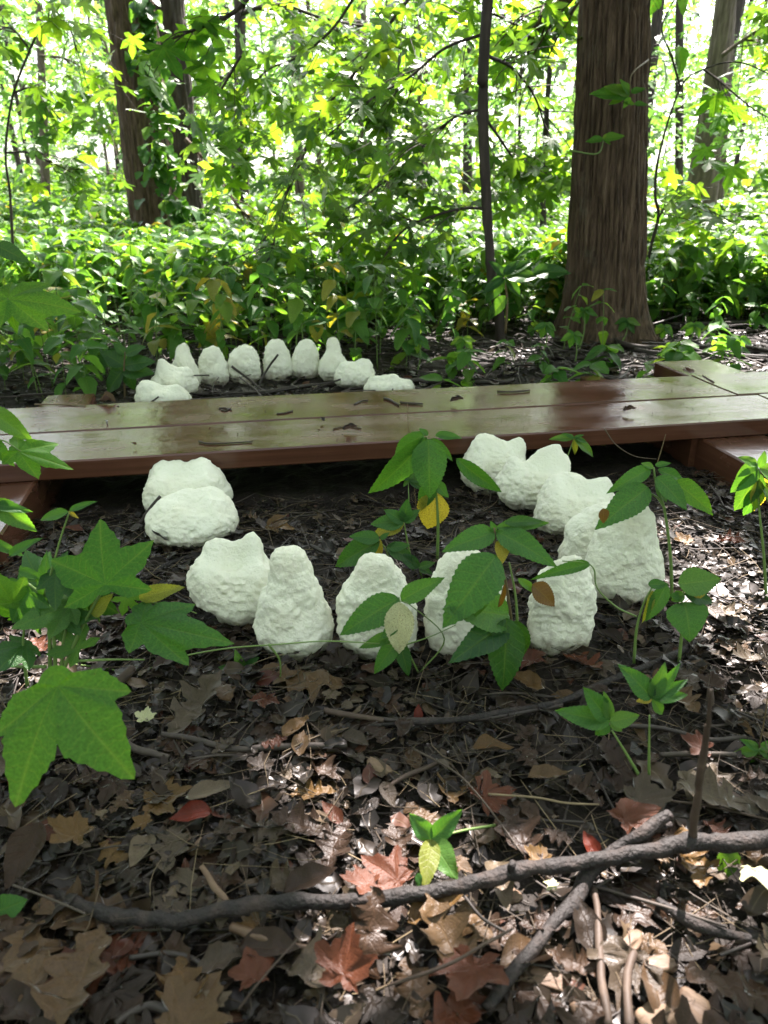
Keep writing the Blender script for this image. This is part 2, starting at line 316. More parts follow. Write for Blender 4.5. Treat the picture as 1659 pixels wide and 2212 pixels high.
# ------------------------------------------------------------ leaf templates (unit length along +Y)
def grid_leaf(prof, rows, cols=2, droop=.2, fold=.15, wave=.02, ytip=1.0, sweep=0, seed=0, curlx=0):
    V, U = [], []; C = 2 * cols + 1
    for i in range(rows + 1):
        v = i / rows; wd = prof(v)
        for j in range(-cols, cols + 1):
            u = j / cols; x = u * wd
            y = v * ytip + sweep * abs(x)
            z = -droop * v * v + fold * abs(x) + wave * math.sin(v * 11 + seed * 3 + j) * (abs(u)) + curlx * x * x * 6
            V.append((x, y, z)); U.append((abs(u), v))
    F = []
    for i in range(rows):
        for j in range(C - 1):
            a = i * C + j; F += [(a, a + 1, a + C + 1), (a, a + C + 1, a + C)]
    return np.array(V), np.array(F), np.array(U)
def ovate(w=.3, teeth=0, k=.75):
    def f(v):
        b = math.sin(math.pi * min(1, v) ** k) ** .85 if 0 < v < 1 else 0
        b = w * max(b, .0) * (1 - .25 * v)
        return max(b + .002 + (teeth * ((v * 14) % 1) if .12 < v < .95 else 0) * w, .003)
    return f
def oakp(w=.33, n=4, depth=.55, ph=0):
    def f(v):
        env = math.sin(math.pi * (v * .93 + .05) ** 1.15)
        lob = (1 - depth) + depth * (.5 - .5 * math.cos(2 * math.pi * (v * n + ph)))
        return max(w * max(env, 0) * lob, .012)
    return f
def palmate2(lobes, n=60, rings=5, droop=.2, cup=.04, wide=.4, serr=.05, seed=0, core=.16, lift=0):
    tips = [R(a) for a, _ in lobes]
    th = sorted(list(np.linspace(-math.pi, math.pi, n, endpoint=False)) + tips); th = [t for k, t in enumerate(th) if t in tips or all(abs(t - q) > math.pi / n * .8 for q in tips)]
    rs = np.linspace(0, 1, 160); O = []
    for k, t in enumerate(th):
        best, ub, vb = core, 1.0, core
        for (a, L_) in lobes:
            ph = (t - R(a) + math.pi) % (2 * math.pi) - math.pi
            if abs(ph) > 1.3: continue
            x_ = rs * math.cos(ph); y_ = np.abs(rs * math.sin(ph)); g_ = np.where(x_ < .52, .45 + .55 * np.clip(x_ / .52, 0, 1) ** 1.3, np.clip((1 - x_) / .48, 0, 1) ** .8)
            ok = y_ <= wide * .62 * g_ + 1e-6; rr0 = rs[ok].max() * L_
            if rr0 > best: best, ub, vb = rr0, min(1, abs(ph) / .42), rr0
        if t not in tips and best > core: best *= 1 + (serr if k % 2 else -serr)
        O.append((math.sin(t) * best, math.cos(t) * best, ub, vb))
    m = len(O); V = [(0, 0, 0)]; U = [(0, 0)]
    for k in range(1, rings + 1):
        s_ = k / rings
        for q, (x, y, u, v) in enumerate(O):
            x2, y2 = x * s_, y * s_; rr = x2 * x2 + y2 * y2
            V.append((x2, y2, -droop * rr + cup * u * s_ + cup * .6 * math.sin(9 * x2 + seed) * s_ + lift * abs(x2) ** 1.5)); U.append((u, v * s_))
    F = [(0, 1 + (i + 1) % m, 1 + i) for i in range(m)]
    for k in range(1, rings):
        a, b = 1 + (k - 1) * m, 1 + k * m
        for i in range(m): j = (i + 1) % m; F += [(a + i, a + j, b + j), (a + i, b + j, b + i)]
    return np.array(V, float), np.array(F), np.array(U)
def palmate(lobes, notch=.3, rings=2, droop=.15, cup=.1, wide=.34, serr=0, seed=0, base=.0, fine=0):
    """lobes: [(angle_deg, length)], star-shaped outline about the petiole point"""
    r = random.Random(seed); out = []                     # (x, y, u, v)
    for i, (a, l) in enumerate(lobes):
        a0 = R(a); ax = np.array([math.sin(a0), math.cos(a0)]); pr = np.array([ax[1], -ax[0]])
        pts = [(.42, -wide * .62), (.62, -wide * .78), (.82, -wide * .38), (1, 0), (.82, wide * .38), (.62, wide * .78), (.42, wide * .62)]
        if fine:
            ts = np.linspace(.40, .96, fine); hw = lambda t: wide * .66 * math.sin(math.pi * min(1, ((1 - t) / .62)) ** .8 * .5) ** 1.25 * (1 + .06 * math.sin(t * 9 + i))
            pts = [(t, -hw(t) * (1 + (serr if q % 2 else -serr * .5))) for q, t in enumerate(ts)] + [(1, 0)] + [(t, hw(t) * (1 + (serr if q % 2 == 0 else -serr * .5))) for q, t in enumerate(ts[::-1])]
        for t, s in pts:
            if fine:
                q = ax * l * t + pr * s * l; out.append((q[0], q[1], min(1, abs(s) / wide * 1.5), t * l)); continue
            sr = (1 + serr * r.uniform(-1, 1)) if s else 1
            q = ax * l * t + pr * s * l * .62 * sr; out.append((q[0], q[1], min(1, abs(s) / wide * 1.4), t * l))
        if i < len(lobes) - 1:
            b = lobes[i + 1]; am = R((a + b[0]) / 2); ln = notch * (l + b[1]) / 2
            out.append((math.sin(am) * ln, math.cos(am) * ln, 1, ln))
    am = R((lobes[-1][0] + lobes[0][0] + 360) / 2); out.append((math.sin(am) * .06, math.cos(am) * .06, 1, .06))
    O = np.array(out); n = len(O); V = [(0, 0, 0)]; U = [(0, 0)]
    for k in range(1, rings + 1):
        s = k / rings
        for x, y, u, v in O:
            x2, y2 = x * s, y * s; rr = x2 * x2 + y2 * y2
            V.append((x2, y2, -droop * rr + cup * .5 * math.sin(6 * math.atan2(x, y) + seed) * rr + .02 * math.sin(17 * x2 + seed) * s)); U.append((u if k == rings else u * .9, v * s))
    F = []
    for k in range(rings):
        for i in range(n):
            j = (i + 1) % n
            if k == 0: F.append((0, 1 + j, 1 + i))
            else:
                a, b = 1 + (k - 1) * n, 1 + k * n; F += [(a + i, a + j, b + j), (a + i, b + j, b + i)]
    return np.array(V, float), np.array(F), np.array(U)
STAR = [(-112, .62), (-55, .88), (0, 1.0), (55, .88), (112, .62)]
MAPLE = [(-120, .5), (-58, .85), (0, 1.0), (58, .85), (120, .5)]
T = {
 'herb': [grid_leaf(ovate(.30, .16), 12, 2, d, .25, .02, seed=i) for i, d in enumerate((.1, .3, .55, .2))],
 'herblow': [grid_leaf(ovate(.30), 4, 1, d, .3, 0, seed=i) for i, d in enumerate((.15, .4, .6))],
 'hero': [grid_leaf(ovate(.30, .13), 28, 3, d, .22, .018, seed=i) for i, d in enumerate((.06, .2, .4, .65))],
 'broad': [grid_leaf(ovate(.40, .06, .62), 20, 3, d, .12, .02, seed=i) for i, d in enumerate((.1, .3))],
 'star': [palmate(STAR, .40, 1, .2, .1, .46, 0, s) for s in (1, 2, 3)],
 'starhero': [palmate2([(-105, .62), (-52, .92), (0, 1.0), (55, .85), (110, .60)], 72, 6, .22, .05, .45, .02, 1), palmate2([(-95, .45), (-48, .72), (0, 1.0), (42, .80), (98, .55)], 72, 6, .3, .05, .47, .02, 2)],
 'drop': [palmate2([(-74, .62), (-31, 1.0), (30, .98), (66, .66)], 96, 7, .25, .05, .46, .02, 8)],
 'canopy': [palmate([(-60, .8), (0, 1), (60, .8)], .4, 1, .15, .05, .4, 0, 1)],
 'oak': [grid_leaf(oakp(.34, 4, .55, p), 30, 2, d, f, .03, seed=i, curlx=c) for i, (p, d, f, c) in enumerate([(0, .1, .2, .3), (.2, .3, -.1, .8), (.1, -.35, .1, .5), (.05, .15, .35, -.4)])],
 'deadmaple': [palmate2([(-115, .5), (-55, .85), (0, 1.0), (58, .82), (118, .5)], 40, 4, d, c, .5, .06, sd, lift=l) for sd, d, c, l in ((11, .35, .12, .0), (12, -.5, .15, 0), (13, .2, .1, .5))],
 'deadoval': [grid_leaf(ovate(.27, .0, .8), 10, 2, d, f, .03, seed=i, curlx=c) for i, (d, f, c) in enumerate([(.2, .4, 0), (-.3, .2, .8), (.1, -.3, 1.2)])],
 'frag': [grid_leaf(oakp(.38, 2.5, .45, .3), 8, 1, .35, .3, .06), grid_leaf(ovate(.3, 0, .7), 5, 1, -.2, .3, .03)],
}
def crumple(t, a, j, seed):
    V, F, U = t; V = V.copy(); x, y = V[:, 0].copy(), V[:, 1].copy()
    V[:, 2] += a * (vn(x * 5, y * 5, 0, seed) + .5 * vn(x * 12, y * 12, 0, seed + 1))
    V[:, 0] += j * vn(x * 14, y * 14, 3, seed + 2); V[:, 1] += j * vn(x * 14, y * 14, 6, seed + 3); return V, F, U
for k_ in ('oak', 'deadmaple', 'deadoval', 'frag'):
    T[k_] = [crumple(t, .07 if k_ != 'frag' else .05, .045 if k_ != 'deadoval' else .02, 31 * q + 5) for q, t in enumerate(T[k_])] + ([crumple(t, .10, .06, 57 * q + 9) for q, t in enumerate(T[k_])] if k_ != 'frag' else [])
def leafmesh(key, i, matkey):
    k = (key, i, matkey)
    if k not in _lm:
        V, F, U = T[key][i]; _lm[k] = make_mesh('leaf_' + key, V, F, DEAD.get(matkey) or M[matkey], U)
    return _lm[k]
_lm = {}
def rotm(yaw, pitch, roll, s=1.0, wx=1.0):
    """leaf axes: yaw about Z, pitch raises tip (rad), roll about leaf axis -- arrays ok"""
    yaw, pitch, roll, s = np.broadcast_arrays(np.asarray(yaw, float), pitch, roll, s)
    y = np.stack([np.cos(pitch) * -np.sin(yaw), np.cos(pitch) * np.cos(yaw), np.sin(pitch)], -1)
    x0 = np.stack([np.cos(yaw), np.sin(yaw), np.zeros_like(yaw)], -1); z0 = np.cross(x0, y)
    x = x0 * np.cos(roll)[..., None] + z0 * np.sin(roll)[..., None]; z = np.cross(x, y)
    return np.stack([x * wx, y, z], -1) * s[..., None, None]
def mat4(M3, pos):
    m = Matrix([[M3[0][0], M3[0][1], M3[0][2], pos[0]], [M3[1][0], M3[1][1], M3[1][2], pos[1]], [M3[2][0], M3[2][1], M3[2][2], pos[2]], [0, 0, 0, 1]]); return m

# ------------------------------------------------------------ sun flecks: canopy leaves are cut along the sun rays to light these places
SPOTS = [(x, y, r) for x, y, r in [
 (1560, 1300, .10), (1470, 1160, .06), (1620, 1270, .05), (1590, 1400, .05), (1500, 1225, .05), (1640, 1520, .03), (840, 1860, .06), (760, 1850, .045), (900, 1900, .05),
 (770, 2060, .055), (740, 2140, .045), (720, 1740, .035), (10, 1780, .05), (10, 1440, .07), (160, 1440, .035), (20, 1600, .04), (1180, 2120, .04), (1050, 1950, .035), (1110, 1905, .03),
 (1340, 1960, .03), (1440, 2140, .022), (1300, 2200, .02), (1120, 2040, .03), (830, 1250, .03), (700, 1200, .025), (560, 1690, .015), (1570, 1690, .02), (1480, 1880, .02),
 (1600, 2030, .018), (640, 1640, .015), (980, 1800, .015), (330, 1510, .015),
 (1040, 770, .12), (1000, 700, .1), (700, 790, .05), (1590, 795, .13), (1200, 745, .03), (470, 700, .06), (560, 660, .10), (250, 760, .04), (1620, 700, .15), (1500, 640, .2), (880, 690, .05),
 (1345, 860, .0), (1560, 1230, .05), (1640, 1950, .03), (1250, 1990, .025), (820, 1960, .03), (30, 1700, .03)]]
SG = np.array([onz(x, y, 0) for x, y, r in SPOTS]); SR = np.array([r for _, _, r in SPOTS])
def lit_keep(P, extra=.0):
    P = np.asarray(P); keep = np.ones(len(P), bool)
    for g, r in zip(SG, SR):
        d = P - g; al = d @ S; q = d - al[:, None] * S
        keep &= ~((np.linalg.norm(q, axis=1) < r + extra) & (P[:, 2] > .5))
    return keep

def in_opening(P):  # canopy leaves left out here so bright sky mirrors in the planks
    q = P - np.array([1.2, 1.9, .12]); az = np.degrees(np.arctan2(q[:, 0], q[:, 1])); el = q[:, 2] / (np.hypot(q[:, 0], q[:, 1]) + 1e-6)
    return (P[:, 1] > 2.6) & (el > .22) & (el < .75) & (np.abs(az - 22) < 10 + 4 * vn(P[:, 2] * .8, 0, 0, 3))
# ============================================================ GROUND
def axis(fine0, fine1, step, far0, far1):
    a = list(np.arange(fine0, fine1, step)); s = step; x = a[-1]
    while x < far1: s *= 1.12; x += s; a.append(x)
    s = step; x = a[0]; pre = []
    while x > far0: s *= 1.12; x -= s; pre.append(x)
    return np.array(pre[::-1] + a)
ax, ay = axis(-1.3, 1.5, .012, -250, 250), axis(.2, 3.6, .012, -120, 400)
X, Y = np.meshgrid(ax, ay, indexing='ij')
near = np.exp(-np.clip(np.maximum(np.abs(X) - 1.6, Y - 4), 0, None) * 1.5)
Zg = gz(X, Y) + near * (.006 * fbm(X * 28, Y * 28, 0, 3, 11) + .004 * np.abs(vn(X * 60, Y * 60, 0, 14))) - .006
V = np.stack([X, Y, Zg], -1).reshape(-1, 3); nx, ny = X.shape
i = np.arange(nx - 1)[:, None] * ny; j = np.arange(ny - 1)[None, :]
F = np.stack([i + j, i + ny + j, i + ny + j + 1, i + j + 1], -1).reshape(-1, 4)
g = link('ground', make_mesh('ground', V, F, M['mud'])); tag(g, 'dark damp forest soil under leaf litter', kind='structure')

# ============================================================ BOARDWALK
HP, TH = .122, .044
e_l, e_r = onz(0, 1003, HP), onz(1659, 905, HP)            # front top edge
bd = (e_r - e_l); bd[2] = 0; bd /= np.linalg.norm(bd); bn = np.array([-bd[1], bd[0], 0])
gapp = onz(830, 895, HP); farp = onz(830, 843, HP)
w_near = (gapp - e_l) @ bn; w_all = (farp - e_l) @ bn
boardwalk = empty('boardwalk', (float(e_l[0] + bd[0]), float(e_l[1] + bd[1]), 0), 'low boardwalk of two wet reddish brown planks running across the clearing', 'boardwalk')
org = np.array(boardwalk.location); ang = math.atan2(bd[1], bd[0])
def plank(name, s0, s1, t0, t1, z0, z1, seed, label=None, mat='board', nx=60, end_wob=0):
    """box in boardwalk frame with eased edges and slight warp; s along the walk, t across"""
    L_, W_, H_ = s1 - s0, t1 - t0, z1 - z0; b = .0035
    prof = [(0, b), (0, H_ - b), (b, H_), (W_ * .33, H_), (W_ * .66, H_), (W_ - b, H_), (W_, H_ - b), (W_, b), (W_ - b, 0), (b, 0)]
    V = []; n = len(prof)
    for k in range(nx + 1):
        s = L_ * k / nx
        for (t, z) in prof:
            cupz = -.0012 * math.sin(math.pi * t / W_) * (z > H_ * .5)
            V.append((s0 + s, t0 + t + .0012 * math.sin(s * 3 + seed), z0 + z + cupz + .0008 * math.sin(s * 5.1 + seed)))
    F = [(k * n + q, (k + 1) * n + q, (k + 1) * n + (q + 1) % n, k * n + (q + 1) % n) for k in range(nx) for q in range(n)]
    me = make_mesh(name, V, quads_to_tris(F), M[mat])
    import bmesh
    bm = bmesh.new(); bm.from_mesh(me); bm.verts.ensure_lookup_table()
    bm.faces.new([bm.verts[q] for q in range(n)]); bm.faces.new([bm.verts[nx * n + q] for q in reversed(range(n))])
    bmesh.ops.recalc_face_normals(bm, faces=bm.faces); bm.to_mesh(me); bm.free()
    me.polygons.foreach_set('use_smooth', np.zeros(len(me.polygons), bool))
    o = link(name, me, boardwalk); o.rotation_euler = (0, 0, ang)
    off = e_l - org; o.location = (off[0], off[1], 0)
    if label: o['label'] = label
    return o
def s_of(p): return float((p - e_l) @ bd)
def t_of(p): return float((p - e_l) @ bn)
sj = s_of(onz(1590, 853, HP)); sj2 = s_of(onz(1660, 905, HP)) + .12
G = .004
plank('plank', -.62, sj2, 0, w_near - G, HP - TH, HP, 1, 'near plank, wet and glossy with green reflections')
plank('plank', -.62, sj, w_near + G, w_all, HP - TH, HP, 2, 'far plank of the long pair, strewn with twigs')
plank('plank', sj2 + .006, sj2 + 2.4, .003, w_near - G + .004, HP - TH, HP + .002, 3, 'near plank of the next section')
plank('plank', sj + .006, sj + 2.6, w_near + G + .003, w_all + .004, HP - TH, HP + .003, 4, 'far plank of the next section, catching pale light')
plank('plank', -3.1, -.626, .004, w_near - G + .004, HP - TH, HP + .001, 5)
plank('plank', -3.1, -.626, w_near + G + .004, w_all + .003, HP - TH, HP - .001, 6)
def sleeper(sc, t0, t1, wd, label, seed, z1=HP - TH - .001):
    # crosswise timber: build along t by swapping roles
    b = .004; H_ = z1 + .03
    prof = [(0, b), (0, H_ - b), (b, H_), (wd - b, H_), (wd, H_ - b), (wd, b), (wd - b, 0), (b, 0)]; n = len(prof); nx = 12; V = []
    for k in range(nx + 1):
        t = t0 + (t1 - t0) * k / nx
        for (s, z) in prof: V.append((z * 0 + t, -(sc - wd / 2 + s), z - .03))
    F = [(k * n + q, k * n + (q + 1) % n, (k + 1) * n + (q + 1) % n, (k + 1) * n + q) for k in range(nx) for q in range(n)]
    me = make_mesh('sleeper', V, quads_to_tris(F), M['board']); import bmesh
    bm = bmesh.new(); bm.from_mesh(me); bm.verts.ensure_lookup_table()
    bm.faces.new([bm.verts[q] for q in reversed(range(n))]); bm.faces.new([bm.verts[nx * n + q] for q in range(n)])
    bmesh.ops.recalc_face_normals(bm, faces=bm.faces); bm.to_mesh(me); bm.free()
    me.polygons.foreach_set('use_smooth', np.zeros(len(me.polygons), bool))
    o = link('sleeper', me, boardwalk); o.rotation_euler = (0, 0, ang + math.pi / 2); off = e_l - org; o.location = (off[0], off[1], 0); o['label'] = label
    return o
zs = HP - TH - .001
pl = onz(75, 1045, zs); tl0 = t_of(onz(30, 1150, zs)); tl1 = t_of(onz(100, 858, zs))
wsl = .14
sleeper(s_of(pl) - wsl / 2, tl0, tl1 + .02, wsl, 'crosswise timber whose end juts out under the left of the planks', 1)
pr = onz(1510, 945, zs); tr0 = t_of(onz(1640, 985, zs)) - .12; tr1 = t_of(onz(1415, 783, zs))
sleeper(s_of(pr) + .09, tr0, w_all - .03, .18, 'broad crosswise timber jutting out before the near plank at the right', 2)
pk = onz(1415, 783, HP - .012); tk = t_of(pk); sleeper(s_of(pk) + .105, w_all + .008, tk, .21, 'raised timber behind the far plank at the right, one rusty leaf on top', 7, z1=HP - .010)
pm = onz(1275, 812, zs); sleeper(s_of(pm), .02, t_of(pm), .07, 'narrow crosswise timber whose end shows behind the far plank', 3)
sleeper(sj + 1.9, -.1, w_all + .1, .14, 'crosswise timber under the next section', 4)
nl = onz(*Z3(463, 828), HP)
V, Fq = tube([(0, 0, -.02), (0, 0, .006), (0, 0, .008)], [.0022, .0022, .0045], 8, 1)
o = link('nail', make_mesh('nail', V, quads_to_tris(Fq), M['nail']), boardwalk, nl - org)
def walkpt(px, py, dz=.0): return onz(px, py, HP + dz)

# ============================================================ SCULPTURES
def ico(sub):
    import bmesh
    bm = bmesh.new(); bmesh.ops.create_icosphere(bm, subdivisions=sub, radius=1)
    V = np.array([v.co[:] for v in bm.verts]); F = np.array([[v.index for v in f.verts] for f in bm.faces]); bm.free(); return V, F
ICO_V, ICO_F = ico(6); ICO5 = ico(5)
TEETHPOS = []
def tooth(x, ybot, ytop, wpx, kind, label, group, cusps=(), depth=.75, lean=0, yaw=0, seed=0, hi=True, dip=.5, topw=None):
    pf = onz(x, ybot, 0); W_ = px2m(wpx, pf); D_ = W_ * depth
    c = pf + np.array([0, D_ * .42, 0]); c[0] = x_at(x, c[1], .05)
    Ht = max(aty(x, ytop, c[1])[2], .05) + .016; W_ *= 1.05
    V0, F0 = (ICO_V, ICO_F) if hi else ICO5
    x_, y_, z_ = V0.T; e = {'incisor': .72, 'canine': .9, 'molar': .92}[kind]
    sg = lambda a, p: np.sign(a) * np.abs(a) ** p
    t = z_ * .5 + .5
    zz = sg(z_, .85) * .5 + .5
    pr = 1.0 + .04 * np.sin(t * 3.1)
    px_ = sg(x_, e) * W_ / 2 * pr; py_ = sg(y_, e) * D_ / 2 * pr
    pz = zz * Ht
    if kind != 'molar':
        hp = np.hypot(x_, y_) + 1e-9; f_ = np.arccos(np.clip(-z_, -1, 1)) / np.pi       # even along the meridian
        if kind == 'canine': tt, pf_ = [0, .02, .06, .15, .28, .45, .62, .76, .86, .93, .97, .99, 1], [0, .52, .74, .92, 1, .84, .65, .52, .45, .38, .28, .17, 0]
        else: tt, pf_ = [0, .02, .06, .15, .3, .55, .72, .84, .92, .965, .99, 1], [0, .52, .71, .88, 1, .98, .88, .74, .57, .40, .22, 0]
        hgt = np.where(f_ < .15, f_ / .15 * .03, np.where(f_ > .85, 1 - (1 - f_) / .15 * .05, .03 + (f_ - .15) / .7 * .92))
        pq = np.interp(hgt, tt, pf_) * (1 - ((1 - topw) * .5 * hgt ** 2 if kind == 'incisor' and topw else 0))
        ux, uy = x_ / hp, y_ / hp; ux2, uy2 = sg(ux, .92), sg(uy, .92)
        px_ = ux2 * pq * W_ / 2; py_ = uy2 * pq * D_ / 2; pz = hgt * Ht
    if kind == 'molar':
        body = .80 if hi else .84; t2 = .5 + .5 * sg(z_, .9); up = np.clip((z_ + .05) * 1.5, 0, 1) ** 1.1
        nar = .66 + .34 * np.clip(t2 / .34, 0, 1) ** .6; px_ = px_ * nar; py_ = py_ * nar
        pz = t2 * Ht * body - dip * .16 * Ht * np.exp(-(x_ ** 2 + (y_ + .1) ** 2) / .16) * up
        for (cx_, cy_, ch, cr) in cusps:
            gss = np.exp(-((((x_ - cx_) ** 2 + (y_ - cy_) ** 2) / (cr * cr)) ** 1.35))
            pz = pz + gss * ch * Ht * up; px_ = px_ + gss * cx_ * .10 * W_ * up
    px_ = px_ + lean * pz
    P = np.stack([px_, py_, pz - .012], -1)
    s = seed * 3.7
    nrm = P - np.array([0, 0, Ht * .45]); nrm /= np.linalg.norm(nrm, axis=1)[:, None]
    q = P + s
    big = fbm(q[:, 0] * 17, q[:, 1] * 17, q[:, 2] * 17, 2, seed) * .0088
    mid = (np.abs(fbm(q[:, 0] * 42, q[:, 1] * 42, q[:, 2] * 46, 3, seed + 3)) - .3) * .0030
    fin = fbm(q[:, 0] * 105, q[:, 1] * 105, q[:, 2] * 130, 3, seed + 5) * .0024
    pit = -np.clip(vn(q[:, 0] * 30, q[:, 1] * 30, q[:, 2] * 30, seed + 8) - .55, 0, 1) * .012
    P = P + nrm * (big - mid + fin + pit)[:, None]
    me = make_mesh('tooth_sculpture', P, F0, M['plaster'])
    o = link('tooth_sculpture', me, None, (c[0], c[1], float(gz(c[0], c[1])))); o.rotation_euler = (0, 0, yaw)
    TEETHPOS.append((c[0], c[1], W_ / 2, D_ / 2)); return tag(o, label, 'sculpture', group)
def x_at(px, Y, z=0):
    # world x of a pixel column at depth Y and height z
    return (px - CX) / FPX * (Y * cp + (CAMH - z) * sp_)
GF, GB = 'white tooth-shaped lumps in front of the boardwalk', 'white tooth-shaped lumps behind the boardwalk'
tooth(399, 1125, 995, 176, 'molar', 'white molar-like lump with two humps, behind another at the left end', GF, [(-.55, .3, .11, .42), (.25, .35, .20, .55), (-.5, -.5, .06, .35), (.5, -.5, .06, .35)], .8, seed=1, dip=.4)
tooth(414, 1196, 1068, 182, 'molar', 'squat white lump with a dark stick leaning on its left side', GF, [(-.40, .1, .10, .45), (.35, .3, .20, .50), (-.2, -.5, .05, .3)], .95, seed=2, dip=.45)
tooth(507, 1359, 1168, 162, 'molar', 'white lump with three jagged points, left of the pear-shaped one', GF, [(-.80, -.30, .09, .36), (-.34, .35, .21, .40), (.44, .40, .29, .40), (.7, -.4, .05, .3)], .85, seed=3, dip=.9)
tooth(636, 1419, 1175, 176, 'canine', 'tall pear-shaped white lump tapering to a blunt top', GF, (), .8, -.03, seed=4, topw=.22)
tooth(815, 1424, 1177, 170, 'incisor', 'white rounded slab lump with a cream leaf hanging before it', GF, (), .62, seed=5, topw=.52)
tooth(1005, 1419, 1193, 184, 'incisor', 'broad white lump half hidden behind drooping dark green leaves', GF, (), .62, seed=6, topw=.62)
tooth(1211, 1419, 1207, 152, 'incisor', 'upright white lump with a curled brown leaf tip before it', GF, (), .65, seed=7, topw=.50)
tooth(1345, 1318, 1096, 158, 'incisor', 'tallest white lump of the right arm, bulging at its foot', GF, (), .7, -.02, seed=8, topw=.42)
tooth(1292, 1252, 1092, 170, 'incisor', 'white lump peeping out behind the tallest one on the right', GF, (), .6, .1, seed=9, topw=.6)
tooth(1241, 1172, 1020, 152, 'molar', 'white lump with a thin rim and notch on top, third from the planks', GF, [(-.25, .45, .20, .70), (.75, .2, .16, .32), (-.6, -.2, .08, .4)], .8, seed=10, dip=.9)
tooth(1150, 1113, 975, 148, 'molar', 'white lump with two pointed humps, second from the planks', GF, [(-.50, .0, .18, .36), (.30, .35, .27, .36), (.7, .2, .10, .3)], .72, seed=11, dip=.9)
tooth(1068, 1066, 937, 128, 'molar', 'white lump against the plank edge, tall hump on its left', GF, [(-.3, .2, .22, .58), (.68, .3, .20, .28)], .6, seed=12, dip=.5)
# the arc behind the boardwalk
tooth(352, 893, 829, 108, 'molar', 'flat white lump closest behind the far plank at left', GB, [(-.5, 0, 0.24, 0.43), (.5, 0, 0.14, 0.43)], .7, seed=21, hi=False)
tooth(376, 868, 787, 92, 'molar', 'white lump with one spike, second from the far plank at left', GB, [(-.35, 0, 0.36, 0.34), (.45, 0, 0.11, 0.37)], .7, seed=22, hi=False)
tooth(400, 846, 747, 62, 'canine', 'narrow cone-shaped white lump at the left bend of the rear arc', GB, (), .8, 0, seed=23, hi=False)
tooth(460, 833, 751, 64, 'incisor', 'leftmost of the four rounded white slabs in the rear arc', GB, (), .6, seed=24, hi=False, topw=.8)
tooth(528, 830, 750, 68, 'incisor', 'second of the four rear slabs, a small leaf over its top', GB, (), .6, seed=25, hi=False, topw=.85)
tooth(598, 824, 741, 62, 'incisor', 'third of the four rear slabs, dark twigs before its foot', GB, (), .6, seed=26, hi=False, topw=.8)
tooth(662, 823, 738, 62, 'incisor', 'fourth rear slab, below the spotted yellow leaf', GB, (), .6, seed=27, hi=False, topw=.7)
tooth(722, 828, 734, 62, 'canine', 'bottle-shaped white lump at the right bend of the rear arc', GB, (), .8, 0, seed=28, hi=False)
tooth(764, 846, 778, 80, 'molar', 'rounded white lump with low humps, beside the bottle-shaped one', GB, [(-.3, 0, 0.11, 0.49), (.5, 0, 0.17, 0.43)], .7, seed=29, hi=False)
tooth(838, 868, 817, 100, 'molar', 'low white lump mostly hidden behind the far plank', GB, [(-.5, 0, 0.11, 0.30), (0.1, 0, 0.27, 0.37), (.85, 0, 0.05, 0.24)], .7, seed=30, hi=False)
TP = np.array(TEETHPOS)
def off_teeth(x, y, m=.0):
    d = ((x[:, None] - TP[None, :, 0]) / (TP[None, :, 2] + m)) ** 2 + ((y[:, None] - TP[None, :, 1]) / (TP[None, :, 3] + m)) ** 2
    return (d > 1).all(1)
def off_walk(x, y, m=.02):
    P = np.stack([x, y, 0 * x], -1) - e_l; t = P @ bn; return (t < -m) | (t > w_all + m)

# ============================================================ TREES
TREES = []
def trunk_mesh(C, rad, nth, nz, amp, fa, fz, flare=0, fh=.15, seed=1, mat='bark', lobes=5):
    """C: control points (n,3), rad: radii at them"""
    C = np.asarray(C, float); tz = (C[:, 2] - C[0, 2]) / (C[-1, 2] - C[0, 2])
    t = np.concatenate([np.linspace(0, .35, nz * 3 // 4, endpoint=False), np.linspace(.35, 1, nz // 4 + 1)]) if nz > 30 else np.linspace(0, 1, nz)
    P = np.stack([np.interp(t, tz, C[:, k]) for k in range(3)], -1); r = np.interp(t, tz, rad)
    th = np.linspace(0, 2 * np.pi, nth, endpoint=False); TH_, Zt = np.meshgrid(th, P[:, 2])
    base = P[0, 2]; h = Zt - base
    rr = r[:, None] * (1 + flare * np.exp(-h / fh) * (1 + .45 * np.cos(lobes * TH_ + seed) + .25 * np.cos(3 * TH_ + seed * 2)) + .04 * np.sin(2 * TH_ + Zt * 2 + seed))
    wob = vn(Zt * 3, TH_ * 0, 0, seed + 4) * .35
    n1 = np.abs(vn(np.cos(TH_ + wob * .12) * r[:, None] * fa, np.sin(TH_ + wob * .12) * r[:, None] * fa, Zt * fz, seed))
    n2 = np.abs(vn(np.cos(TH_) * r[:, None] * fa * 2.3, np.sin(TH_) * r[:, None] * fa * 2.3, Zt * fz * 2.5, seed + 2))
    rr = rr - amp * (1 - np.clip(n1 * 2.2, 0, 1)) ** 1.5 + amp * .35 * n2 + amp * .6 * vn(np.cos(TH_) * 6, np.sin(TH_) * 6, Zt * 4, seed + 3)
    V = np.stack([P[:, 0][:, None] + rr * np.cos(TH_), P[:, 1][:, None] + rr * np.sin(TH_), Zt], -1).reshape(-1, 3)
    n = len(t); i = np.arange(n - 1)[:, None] * nth; j = np.arange(nth)[None, :]; j2 = (j + 1) % nth
    F = np.stack([i + j, i + j2, i + nth + j2, i + nth + j], -1).reshape(-1, 4)
    return make_mesh('trunk', V, F, M[mat])
